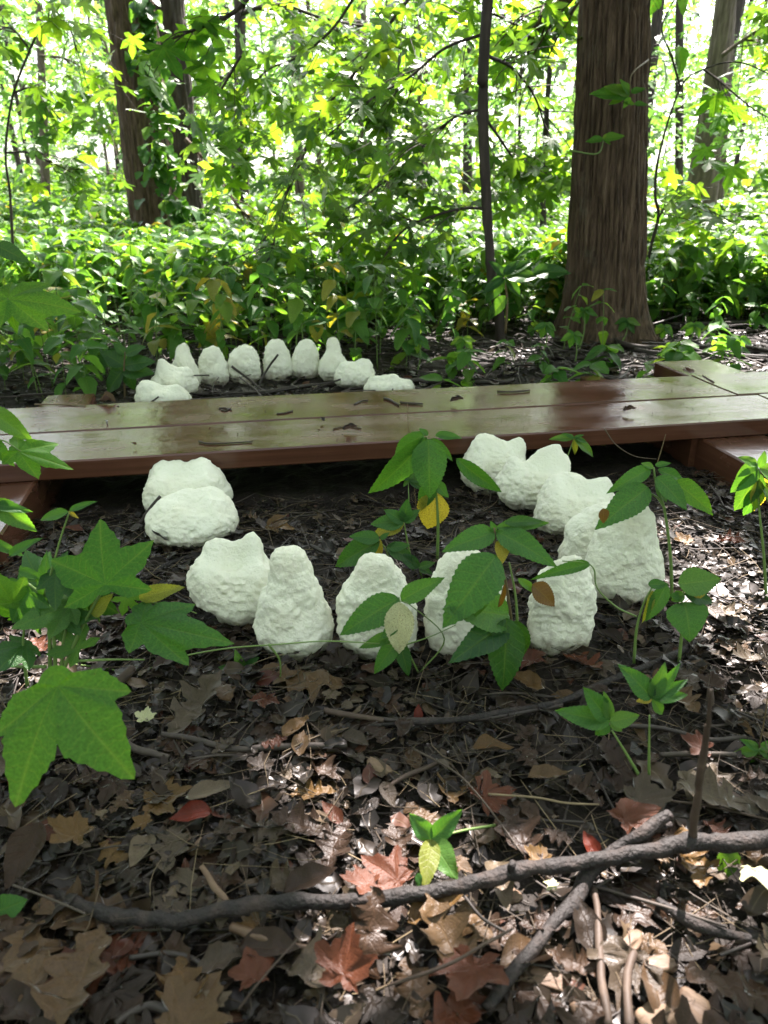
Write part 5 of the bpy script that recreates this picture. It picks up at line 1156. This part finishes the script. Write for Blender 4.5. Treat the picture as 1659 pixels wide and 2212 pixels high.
# plant behind the gap between slab lumps, top crossing the plank
p = Plant(945, 1212, 'tall upright plant in the centre with a broad hanging leaf before the planks')
p.stem([(945, 1212), (946, 1120), (940, 1040), (930, 955)], 3.5)
p.leaf((925, 948), (930, 1078), vi=1, wide=1.05, d0=-.01, d1=-.05); p.leaf((922, 945), (795, 1098), vi=3, wide=.5, d0=0, d1=-.02, roll=.4); p.leaf((918, 935), (818, 1010), vi=2, wide=.55, d0=.0, d1=.03)
p.leaf((940, 940), (1000, 942), vi=1, wide=.6); p.leaf((985, 990), (1096, 1082), vi=2, wide=.42, roll=-.5); p.leaf((930, 948), (985, 995), vi=1, wide=.5); p.leaf((925, 940), (905, 925), vi=0, wide=.9, key='hero')
p.leaf((935, 1040), (905, 1105), mat='hero', vi=1, wide=.9); p.leaf((945, 1065), (920, 1150), mat='yellowing', vi=1, wide=1.3, label='yellow leaf blotched with brown'); p.leaf((938, 1040), (970, 1075), vi=0, wide=.9, mat='hero')
p = Plant(893, 1232, 'small lobed seedling left of the tall central plant')
p.stem([(893, 1232), (880, 1170), (873, 1130)], 2.5)
for t, vi, m_ in (((800, 1128), 1, 'hero'), ((830, 1100), 0, 'hero'), ((880, 1078), 0, 'hero'), ((905, 1100), 1, 'hero'), ((800, 1150), 2, 'yellowing'), ((868, 1100), 0, 'herodark')): p.leaf((873, 1128), t, mat=m_, vi=vi, wide=.95)
p = Plant(830, 1250, 'pale leaved sprig peeping out behind the slab lump')
p.stem([(850, 1250), (835, 1190), (815, 1165)], 2.2)
for b, t, m_ in (((820, 1168), (715, 1222), 'hero'), ((820, 1165), (755, 1155), 'hero'), ((822, 1165), (790, 1225), 'yellowing'), ((822, 1165), (840, 1150), 'hero'), ((835, 1180), (900, 1210), 'herodark'), ((838, 1185), (885, 1175), 'hero')): p.leaf(b, t, mat=m_, vi=1, wide=.85)
p = Plant(912, 1250, 'dark sprig between the slab lump and the broad lump'); p.stem([(912, 1250), (905, 1225)], 2)
for t in ((940, 1215), (890, 1205), (935, 1240), (885, 1225), (860, 1195)): p.leaf((905, 1225), t, mat='herodark', vi=0, wide=.9)
p = Plant(885, 1110 + 20, 'feathery sprig on the mud left of the tall central plant'); p.stem([(885, 1130), (882, 1040)], 1.8)
for t in ((855, 1020), (900, 1015), (915, 1040), (870, 1052), (912, 1058), (862, 1035)): p.leaf((884, 1035), t, mat='herodark', vi=0, wide=.8)
# big central-right plant
p = Plant(1112, 1462, 'large drooping plant with dark leaves in front of the broad lump')
p.stem([(1112, 1462), (1108, 1380), (1095, 1270), (1072, 1180), (1068, 1140)], 4, 'stemred'); p.stem([(1118, 1420), (1115, 1300), (1100, 1215)], 3.5)
p.leaf((1072, 1200), (968, 1338), vi=2, wide=1.0, d0=-.03, d1=-.10, label='broad leaf with a hole, lying over the white lump', mat='hero')
p.leaf((1068, 1150), (965, 1182), vi=1, wide=.75, d1=-.04); p.leaf((1072, 1140), (1190, 1128), vi=0, wide=.42, d1=.02); p.leaf((1072, 1148), (1200, 1205), vi=2, wide=.72, d1=-.05)
p.leaf((1070, 1150), (1060, 1125), vi=0, wide=.9); p.leaf((1085, 1165), (1085, 1215), mat='yellowing', vi=1, wide=1.0, d1=-.03); p.leaf((1062, 1150), (1010, 1170), vi=0, wide=.7, mat='herodark')
p.leaf((1080, 1165), (1125, 1200), vi=1, wide=.7, mat='hero'); p.leaf((1090, 1130), (1180, 1118), vi=2, wide=.5, mat='herodark')
p.leaf((1100, 1330), (985, 1310), mat='hero', vi=1, wide=.85, d0=-.02, d1=-.08); p.leaf((1095, 1345), (985, 1420), mat='herodark', vi=1, wide=.75, d0=-.03, d1=-.10)
p.leaf((1095, 1335), (1090, 1502), mat='herodark', vi=1, wide=.85, d0=-.04, d1=-.08); p.leaf((1112, 1340), (1135, 1455), mat='herodark', vi=2, wide=.7, d0=-.02, d1=-.03); p.leaf((1090, 1260), (1080, 1345), mat='browning', vi=3, wide=.22, d0=-.06, d1=-.06, label='withered brown rolled leaf')
p.leaf((1060, 1290), (1010, 1345), mat='hero', vi=0, wide=.35, d0=-.05, d1=-.06)
# leaves over the slab lump
p = Plant(905, 1455, 'plant with a cream leaf in front of the rounded slab lump')
p.stem([(905, 1455), (880, 1400), (868, 1330), (862, 1290)], 2.2, dy=[0, -.02, -.03, -.03]); p.stem([(905, 1455), (960, 1380), (890, 1310), (865, 1298)], 1.8, dy=[0, -.02, -.04, -.03]); p.stem([(870, 1395), (930, 1375), (985, 1350)], 1.8)
p.leaf((862, 1292), (732, 1368), vi=1, wide=.8, d0=-.03, d1=-.06); p.leaf((866, 1296), (952, 1248), vi=1, wide=.75, d0=-.03, d1=-.04, mat='hero'); p.leaf((862, 1300), (863, 1422), mat='cream', vi=1, wide=.9, d0=-.05, d1=-.07, label='cream coloured leaf speckled with brown holes')
p.leaf((860, 1380), (805, 1458), vi=1, wide=.75, d0=-.04, d1=-.06); p.leaf((862, 1385), (885, 1465), vi=1, wide=.7, d0=-.04, d1=-.06, mat='herodark'); p.leaf((855, 1370), (775, 1400), vi=0, wide=.6, d0=-.04, d1=-.05); p.leaf((850, 1345), (815, 1330), vi=0, wide=.9, d0=-.04); p.leaf((860, 1345), (822, 1380), vi=0, wide=.9, d0=-.05, d1=-.06)
# thin plant at the right slab lump
p = Plant(1375, 1332, 'wispy plant bending over the upright right lump')
p.stem([(1375, 1332), (1330, 1310), (1290, 1270), (1283, 1230), (1262, 1215), (1215, 1212)], 2.2, dy=[-.12, -.12, -.12, -.12, -.12, -.13])
p.leaf((1275, 1218), (1172, 1235), mat='hero', vi=3, wide=.42, d0=-.12, d1=-.14); p.leaf((1150, 1262), (1205, 1310), mat='browning', vi=1, wide=1.1, d0=-.14, d1=-.15, label='curled brown leaf tip'); p.leaf((1118, 1250), (1168, 1285), mat='hero', vi=0, wide=.5, d0=-.14, d1=-.14)
# tall right plant
p = Plant(1452, 1302, 'tall plant with drooping brown-tipped leaves right of the lumps')
p.stem([(1452, 1302), (1448, 1200), (1435, 1100), (1418, 1050), (1412, 1010)], 3.8)
p.leaf((1400, 1052), (1298, 1132), vi=1, wide=.75, d0=-.02, d1=-.08, mat='hero'); p.leaf((1303, 1098), (1306, 1132), vi=1, wide=1.2, d0=-.085, d1=-.09, mat='browning', label='withered brown tip')
p.leaf((1405, 1012), (1318, 1058), vi=1, wide=.6, d1=-.03); p.leaf((1412, 1010), (1385, 1000), vi=0, wide=.9); p.leaf((1418, 1030), (1490, 1095), vi=1, wide=.9, d0=-.02, d1=-.06, mat='hero'); p.leaf((1420, 1015), (1505, 1040), vi=2, wide=.5)
p.leaf((1455, 1040), (1555, 1108), vi=1, wide=.75, d0=-.01, d1=-.03, mat='gumbig'); p.leaf((1415, 1005), (1450, 1000), vi=0, wide=.7); p.leaf((1415, 1040), (1450, 1085), vi=1, wide=.9, mat='herodark'); p.stem([(1437, 1100), (1420, 1075), (1395, 1060)], 3)
p = Plant(1655, 1300, 'leafy plant cut off by the right edge below the timber')
p.stem([(1655, 1300), (1650, 1200), (1640, 1100), (1635, 1000)], 3.5)
for b, t, m_ in (((1635, 1000), (1590, 1030), 'hero'), ((1638, 1010), (1578, 1065), 'hero'), ((1640, 1020), (1590, 1110), 'herodark'), ((1640, 1010), (1700, 1040), 'hero'), ((1640, 1030), (1640, 1110), 'yellowing'), ((1640, 1010), (1655, 975), 'hero'), ((1635, 1005), (1600, 985), 'hero'), ((1645, 1040), (1700, 1100), 'hero'), ((1640, 1050), (1610, 1120), 'hero')): p.leaf(b, t, mat=m_, vi=1, wide=.9)
p = Plant(1369, 1438, 'slender stalk with a folded half-brown leaf near the tallest lump')
p.stem([(1369, 1438), (1375, 1360), (1390, 1305), (1408, 1270)], 3.5); p.leaf((1400, 1262), (1445, 1262), vi=0, wide=.9); p.leaf((1440, 1262), (1398, 1345), vi=1, wide=.7, mat='hero', d1=-.02); p.leaf((1410, 1275), (1395, 1350), vi=2, wide=.4, mat='yellowing', d1=-.02)
p = Plant(1466, 1440, 'round-leaved seedling at the right')
p.stem([(1466, 1440), (1472, 1370), (1470, 1325), (1478, 1270)], 4)
p.leaf((1465, 1262), (1560, 1250), vi=0, wide=1.2, key='hero'); p.leaf((1478, 1282), (1450, 1298), vi=0, wide=1.5); p.leaf((1478, 1282), (1550, 1300), vi=1, wide=.8, mat='herodark'); p.leaf((1478, 1300), (1500, 1382), key='broad', vi=1, wide=1.45, mat='hero', d1=-.04); p.leaf((1472, 1290), (1448, 1285), vi=0, wide=1.3); p.leaf((1500, 1290), (1530, 1262), vi=1, wide=1.0, mat='yellowing')
p = Plant(1402, 1702, 'green seedling with a brown blotch, the right one of a pair')
p.stem([(1402, 1702), (1402, 1620), (1403, 1545)], 3.5)
for t, m_, w_ in (((1350, 1440), 'hero', .8), ((1440, 1440), 'hero', .75), ((1488, 1470), 'hero', .6), ((1492, 1500), 'hero', .6), ((1375, 1515), 'yellowing', 1.0), ((1440, 1548), 'hero', .8), ((1410, 1470), 'herodark', .8), ((1470, 1440), 'hero', .5)): p.leaf((1408, 1508), t, mat=m_, vi=1, wide=w_)
p = Plant(1396, 1703, 'pale green seedling leaning left, the left one of a pair')
p.stem([(1396, 1703), (1360, 1640), (1322, 1578)], 4); Bc = (1318, 1560)
p.leaf(Bc, (1200, 1535), vi=0, wide=.7, mat='hero'); p.leaf((1316, 1555), (1262, 1486), vi=0, wide=.8); p.leaf((1318, 1560), (1382, 1545), vi=0, wide=1.0); p.leaf((1316, 1552), (1310, 1500), vi=1, wide=.7); p.leaf((1315, 1562), (1285, 1592), vi=1, wide=1.1, mat='hero'); p.leaf((1318, 1560), (1345, 1580), vi=0, wide=.9)
p = Plant(1068, 1800, 'small seedling with four toothed leaves near the centre bottom')
p.stem([Z8(480, 455), Z8(330, 480), Z8(210, 515)], 3.2, dy=[0, -.02, -.04]); b = Z8(205, 515)
p.leaf(b, Z8(110, 405), vi=0, wide=1.0, d0=-.04, d1=-.03); p.leaf(b, Z8(338, 388), vi=0, wide=.8, d0=-.04, d1=-.03); p.leaf(b, Z8(310, 680), vi=1, wide=1.05, d0=-.04, d1=-.08); p.leaf(b, Z8(180, 720), vi=1, wide=.75, d0=-.04, d1=-.09, mat='yellowing', label='spotted yellow green leaf'); p.leaf(Z8(150, 660), Z8(150, 728), vi=0, wide=.9, d0=-.08, d1=-.09)
p = Plant(1640, 1640, 'small green sprig at the right edge beside the upright twig'); p.stem([(1640, 1640), (1640, 1615)], 2.5); p.stem([(1640, 1615), (1655, 1530), (1662, 1440)], 1.5, 'stemred')
for t in ((1580, 1632), (1605, 1598), (1632, 1682), (1680, 1600), (1690, 1640), (1620, 1600)): p.leaf((1638, 1618), t, vi=1, wide=.75)
p = Plant(1600, 1820, 'green leaf poking out above and below the branch at right'); p.stem([(1600, 1820), (1580, 1830)], 2.5)
p.leaf((1590, 1800), (1520, 1790), vi=0, wide=1.0, d0=.03, d1=.03); p.leaf((1580, 1830), (1563, 1905), vi=1, wide=1.2, d0=-.03, d1=-.05); p.leaf((1560, 1790), (1600, 1780), vi=0, wide=.9, d0=.03, d1=.03)
p = Plant(20, 1990, 'torn green leaf at the lower left edge'); p.stem([(-20, 1975), (0, 1965)], 2); p.leaf((-8, 1970), (55, 1945), key='broad', vi=0, wide=1.0)
p = Plant(510, 1440, 'insect-eaten small leaves in front of the jagged lump'); p.stem([(560, 1490), (540, 1455), (520, 1440)], 2)
for t, m_ in (((470, 1440), 'hero'), ((508, 1408), 'hero'), ((555, 1420), 'hero'), ((545, 1505), 'hero'), ((500, 1478), 'yellowing'), ((490, 1460), 'hero')): p.leaf((525, 1450), t, mat=m_, vi=1, wide=.8)
# sprig over the plank, right
p = Plant(1216, 1050, 'light green sprig rising before the plank edge, behind the lumps'); p.stem([(1213, 1060), (1222, 1000), (1240, 948)], 2.2)
for t, m_ in (((1188, 945), 'hero'), ((1215, 935), 'hero'), ((1290, 985), 'hero'), ((1272, 955), 'hero'), ((1245, 985), 'yellowing'), ((1262, 938), 'hero')): p.leaf((1240, 946), t, mat=m_, vi=1, wide=.6)
p = Plant(1400, 1080, 'thin bare tendril arching over the plank at right', 'tendril'); p.stem([(1305, 925), (1330, 960), (1370, 985), (1418, 992)], 1.3, 'straw'); p.stem([(1420, 1000), (1432, 960), (1438, 938)], 1.3, 'stemred')
p = Plant(905, 1160, 'hair-thin stalk standing up before the plank in the centre', 'tendril', Y=1.45); p.stem([(905, 1160), (890, 1000), (882, 920), (880, 870)], 1.0, 'stemred')
# left cluster: star-leaved seedlings
p = Plant(122, 1500, 'bushy star-leaved seedling with a bundle of green stems, far left', 'star_leaved_seedling'); 
for pts, r in (([(122, 1500), (118, 1400), (110, 1330), (105, 1290)], 5), ([(105, 1495), (108, 1400), (98, 1300), (60, 1260)], 5), ([(135, 1490), (135, 1400), (150, 1330), (160, 1300)], 4), ([(118, 1495), (170, 1370), (230, 1260)], 4.5), ([(60, 1490), (50, 1400), (55, 1330)], 4), ([(100, 1440), (40, 1440), (-20, 1435)], 4), ([(95, 1290), (115, 1220), (130, 1165), (150, 1105)], 3), ([(130, 1430), (230, 1425), (312, 1425)], 3.2)): p.stem(pts, r)
p.leaf((228, 1262), (205, 1112), key='starhero', vi=0, mat='gumbig', wide=1.0, d0=-.04, d1=.02, label='big upright star leaf with five points'); 
p.leaf((305, 1345), (488, 1382), key='starhero', vi=1, mat='hero', wide=.62, d0=-.03, d1=-.06, label='three-pointed dark green leaf pointing right')
p.leaf((120, 1240), (190, 1290), key='starhero', vi=0, mat='herodark', wide=.9, d0=0, d1=-.03); p.leaf((150, 1310), (20, 1350), key='starhero', vi=1, mat='hero', wide=.8, d0=.0, d1=-.04)
p.leaf((60, 1280), (10, 1350), key='starhero', vi=0, mat='hero', wide=1.0); p.leaf((55, 1395), (-10, 1440), key='starhero', vi=1, mat='hero', wide=1.1, d1=-.05); p.leaf((140, 1335), (210, 1330), key='starhero', vi=0, mat='hero', wide=.8)
p.leaf((150, 1104), (203, 1080), vi=1, wide=.45); p.leaf((148, 1106), (78, 1120), vi=1, wide=.6, mat='hero'); p.leaf((148, 1104), (170, 1120), vi=0, wide=.6, mat='yellowing')
p.leaf((105, 1300), (90, 1200), vi=1, wide=.6); p.leaf((110, 1290), (135, 1230), vi=1, wide=.6, mat='herodark'); p.leaf((200, 1330), (235, 1285), vi=1, wide=.9, mat='yellowing'); p.leaf((270, 1290), (310, 1330), key='star', vi=0, mat='hero', wide=.8)
p.leaf((300, 1292), (390, 1265), vi=1, wide=.7, mat='yellowing', label='ragged yellow green leaf'); p.leaf((40, 1230), (95, 1250), vi=1, wide=.7); p.leaf((20, 1200), (80, 1160), vi=1, wide=.5); p.leaf((90, 1260), (40, 1180), key='starhero', vi=1, mat='hero', wide=.8, d0=.06, d1=.1); p.leaf((170, 1400), (110, 1350), key='star', vi=1, mat='hero')
p.stem([(310, 1300), (380, 1310), (425, 1325)], 2); p.stem([(125, 1430), (150, 1450), (220, 1480), (280, 1500)], 2, 'stemred')
for q, (b, t, m_, w_, dd) in enumerate([((60, 1330), (20, 1290), 'gumbig', 1.0, .03), ((150, 1330), (95, 1290), 'hero', 1.0, .02), ((170, 1300), (130, 1215), 'herodark', .9, .05), ((30, 1300), (-20, 1250), 'hero', 1.0, .0), ((200, 1290), (245, 1240), 'herodark', .8, .04)]):
    p.leaf(b, t, key='starhero', vi=q, mat=m_, wide=w_, d0=dd, d1=dd - .03)
# very near hanging star leaf
pn = Plant(115, 1480, 'large drooping star leaf on its own stalk at the left edge', 'star_leaved_seedling', Y=.60)
pn.stem([(20, 1560), (80, 1505), (130, 1482)], 3.5, dy=[.15, .06, 0]); pn.leaf((125, 1482), (127, 1748), key='drop', vi=0, mat='gumbig', wide=1.0, d0=0, d1=-.09, face=(0, -.9, .45))
pe = Plant(-60, 900, 'leafy twig reaching in from the left edge above the planks', 'leafy_twig', Y=1.05)
pe.stem([(-60, 960), (0, 950), (45, 975)], 2.5); pe.leaf((40, 975), (155, 1008), key='starhero', vi=0, mat='gumbig', wide=.55, label='jagged bright leaf over the plank'); pe.leaf((-30, 880), (70, 950), vi=2, wide=.7, mat='hero', key='hero'); pe.leaf((-30, 940), (30, 1010), vi=1, wide=.7)
pe.stem([(-60, 860), (-30, 880)], 2.5); pe.leaf((-20, 1080), (78, 1148), vi=1, wide=.75, mat='hero'); pe.leaf((-20, 1088), (70, 1105), vi=0, wide=.5); pe.stem([(-60, 960), (-50, 1040), (-20, 1085)], 2.5); pe.leaf((-30, 1165), (50, 1200), vi=1, wide=.5)
pf = Plant(-60, 660, 'bright star leaf on a twig at the left edge above the rear herbs', 'leafy_twig', Y=1.5)
pf.stem([(-60, 640), (-10, 640), (18, 646)], 2); pf.leaf((18, 646), (162, 655), key='starhero', vi=1, mat='gumbig', wide=.75, face=(0, -.8, .6)); pf.leaf((18, 646), (36, 722), key='hero', vi=0, mat='gumbig', wide=.7)
pf.stem([(-60, 640), (-50, 560), (-10, 530)], 2); pf.leaf((-10, 530), (60, 560), vi=1, mat='herodark')
# vine
pv = Plant(330, 1440, 'thin trailing vine crossing before the lumps from the left seedling', 'trailing_vine')
pv.stem([(128, 1432), (200, 1440), (300, 1452), (365, 1425), (480, 1402), (600, 1392), (700, 1385), (780, 1388), (850, 1392)], 2.2, 'stemgreen', dy=[0, 0, .0, .0, -.04, -.06, -.07, -.07, -.06]); pv.stem([(580, 1392), (605, 1430), (600, 1490), (575, 1560)], 2.5, 'stemgreen', dy=[-.06, -.05, -.04, -.03])
# behind the walk: dark glossy plants, yellow leaves, leaves by the thick trunk
p = Plant(270, 868, 'dark glossy low plant behind the far plank at left'); p.stem([(270, 868), (268, 800), (270, 760)], 2.5, 'stemred')
for b, t in (((268, 790), (215, 755)), ((268, 790), (330, 775)), ((266, 800), (222, 848)), ((272, 800), (290, 845)), ((270, 765), (245, 740)), ((272, 765), (310, 745)), ((262, 800), (330, 800)), ((262, 800), (236, 775))): p.leaf(b, t, mat='herodark', vi=1, wide=1.1)
p = Plant(1085, 735, 'dark broad-leaved sprout on the straight sapling', Y=3.38); p.stem([(1092, 720), (1095, 650), (1088, 600)], 3, 'stemred')
for b, t in (((1090, 600), (1040, 630)), ((1090, 598), (1060, 560)), ((1092, 600), (1130, 640)), ((1090, 598), (1170, 590)), ((1088, 595), (1120, 560)), ((1088, 590), (1150, 560)), ((1095, 640), (1050, 690)), ((1150, 590), (1236, 580)), ((1090, 600), (1045, 655))): p.leaf(b, t, mat='herodark', vi=1, wide=.8)
p = Plant(682, 760, 'stalk with one spotted yellow leaf above the rear slabs', Y=2.9); p.stem([(660, 830), (640, 740), (655, 700), (680, 690)], 2); p.leaf((684, 690), (683, 742), mat='yellowing', vi=0, wide=1.05, label='spotted yellow leaf')
p.leaf((650, 700), (610, 708), vi=0, wide=.8); p.leaf((655, 698), (720, 690), vi=0, wide=.6)
p = Plant(455, 835, 'yellow green plant behind the rear arc', Y=3.05); p.stem([(470, 830), (480, 760), (480, 700)], 2.5)
for b, t, m_ in (((480, 700), (440, 720), 'yellowing'), ((480, 700), (520, 650), 'yellowing'), ((480, 700), (500, 690), 'hero'), ((478, 730), (440, 690), 'yellowing'), ((480, 720), (420, 745), 'yellowing'), ((480, 700), (460, 655), 'yellowing'), ((480, 700), (530, 680), 'hero'), ((478, 740), (490, 780), 'hero')): p.leaf(b, t, mat=m_, vi=1, wide=.9)
p = Plant(1390, 200, 'small five-leaved sprig sticking out before the thick trunk', 'climbing_sprig', Y=3.3); p.stem([(1400, 130), (1365, 160), (1362, 205)], 2, 'stemred', dy=[.12, 0, 0])
for b, t in (((1362, 205), (1340, 170)), ((1362, 200), (1395, 190)), ((1360, 205), (1275, 200)), ((1355, 205), (1315, 225)), ((1362, 210), (1345, 235)), ((1370, 225), (1400, 225)), ((1370, 225), (1345, 220)), ((1360, 205), (1305, 185))): p.leaf(b, t, mat='herb', vi=0, wide=.9)
p = Plant(1240, 310, 'pair of leaves on a stalk crossing the thick trunk lower down', 'climbing_sprig', Y=3.3); p.stem([(1230, 325), (1290, 332), (1305, 300)], 2, 'stemgreen')
for t in ((1350, 292), (1265, 305), (1320, 312), (1310, 288)): p.leaf((1303, 300), t, mat='herb', vi=0, wide=.9)
for k, (bx, by, hx, hy, lab) in enumerate([(1250, 760, 1262, 668, 'thin two-leaved shoot before the thick trunk roots'), (1340, 745, 1355, 690, 'small shoot at the foot of the thick trunk'), (1170, 770, 1180, 700, 'pale shoot left of the thick trunk'), (1240, 795, 1240, 720, 'shoot with a hanging leaf near the planks'), (1430, 735, 1435, 705, 'low sprig at the right of the trunk foot'), (1560, 800, 1600, 730, 'sprig drooping over the right timber'), (1480, 750, 1500, 700, 'pale sprig beyond the right timber'), (1010, 800, 1000, 730, 'pale shoot in the bare patch behind the planks'), (900, 810, 905, 730, 'spindly shoot behind the low hidden lump')]):
    p = Plant(bx, by, lab); p.stem([(bx, by), ((bx + hx) / 2 + 6, (by + hy) / 2), (hx, hy)], 1.8)
    for q in range(5):
        a_ = q * 1.3 + k; p.leaf((hx, hy), (hx + 30 * math.cos(a_), hy + 14 + 20 * math.sin(a_)), mat='hero' if q % 2 else 'herb', vi=q, wide=.9)
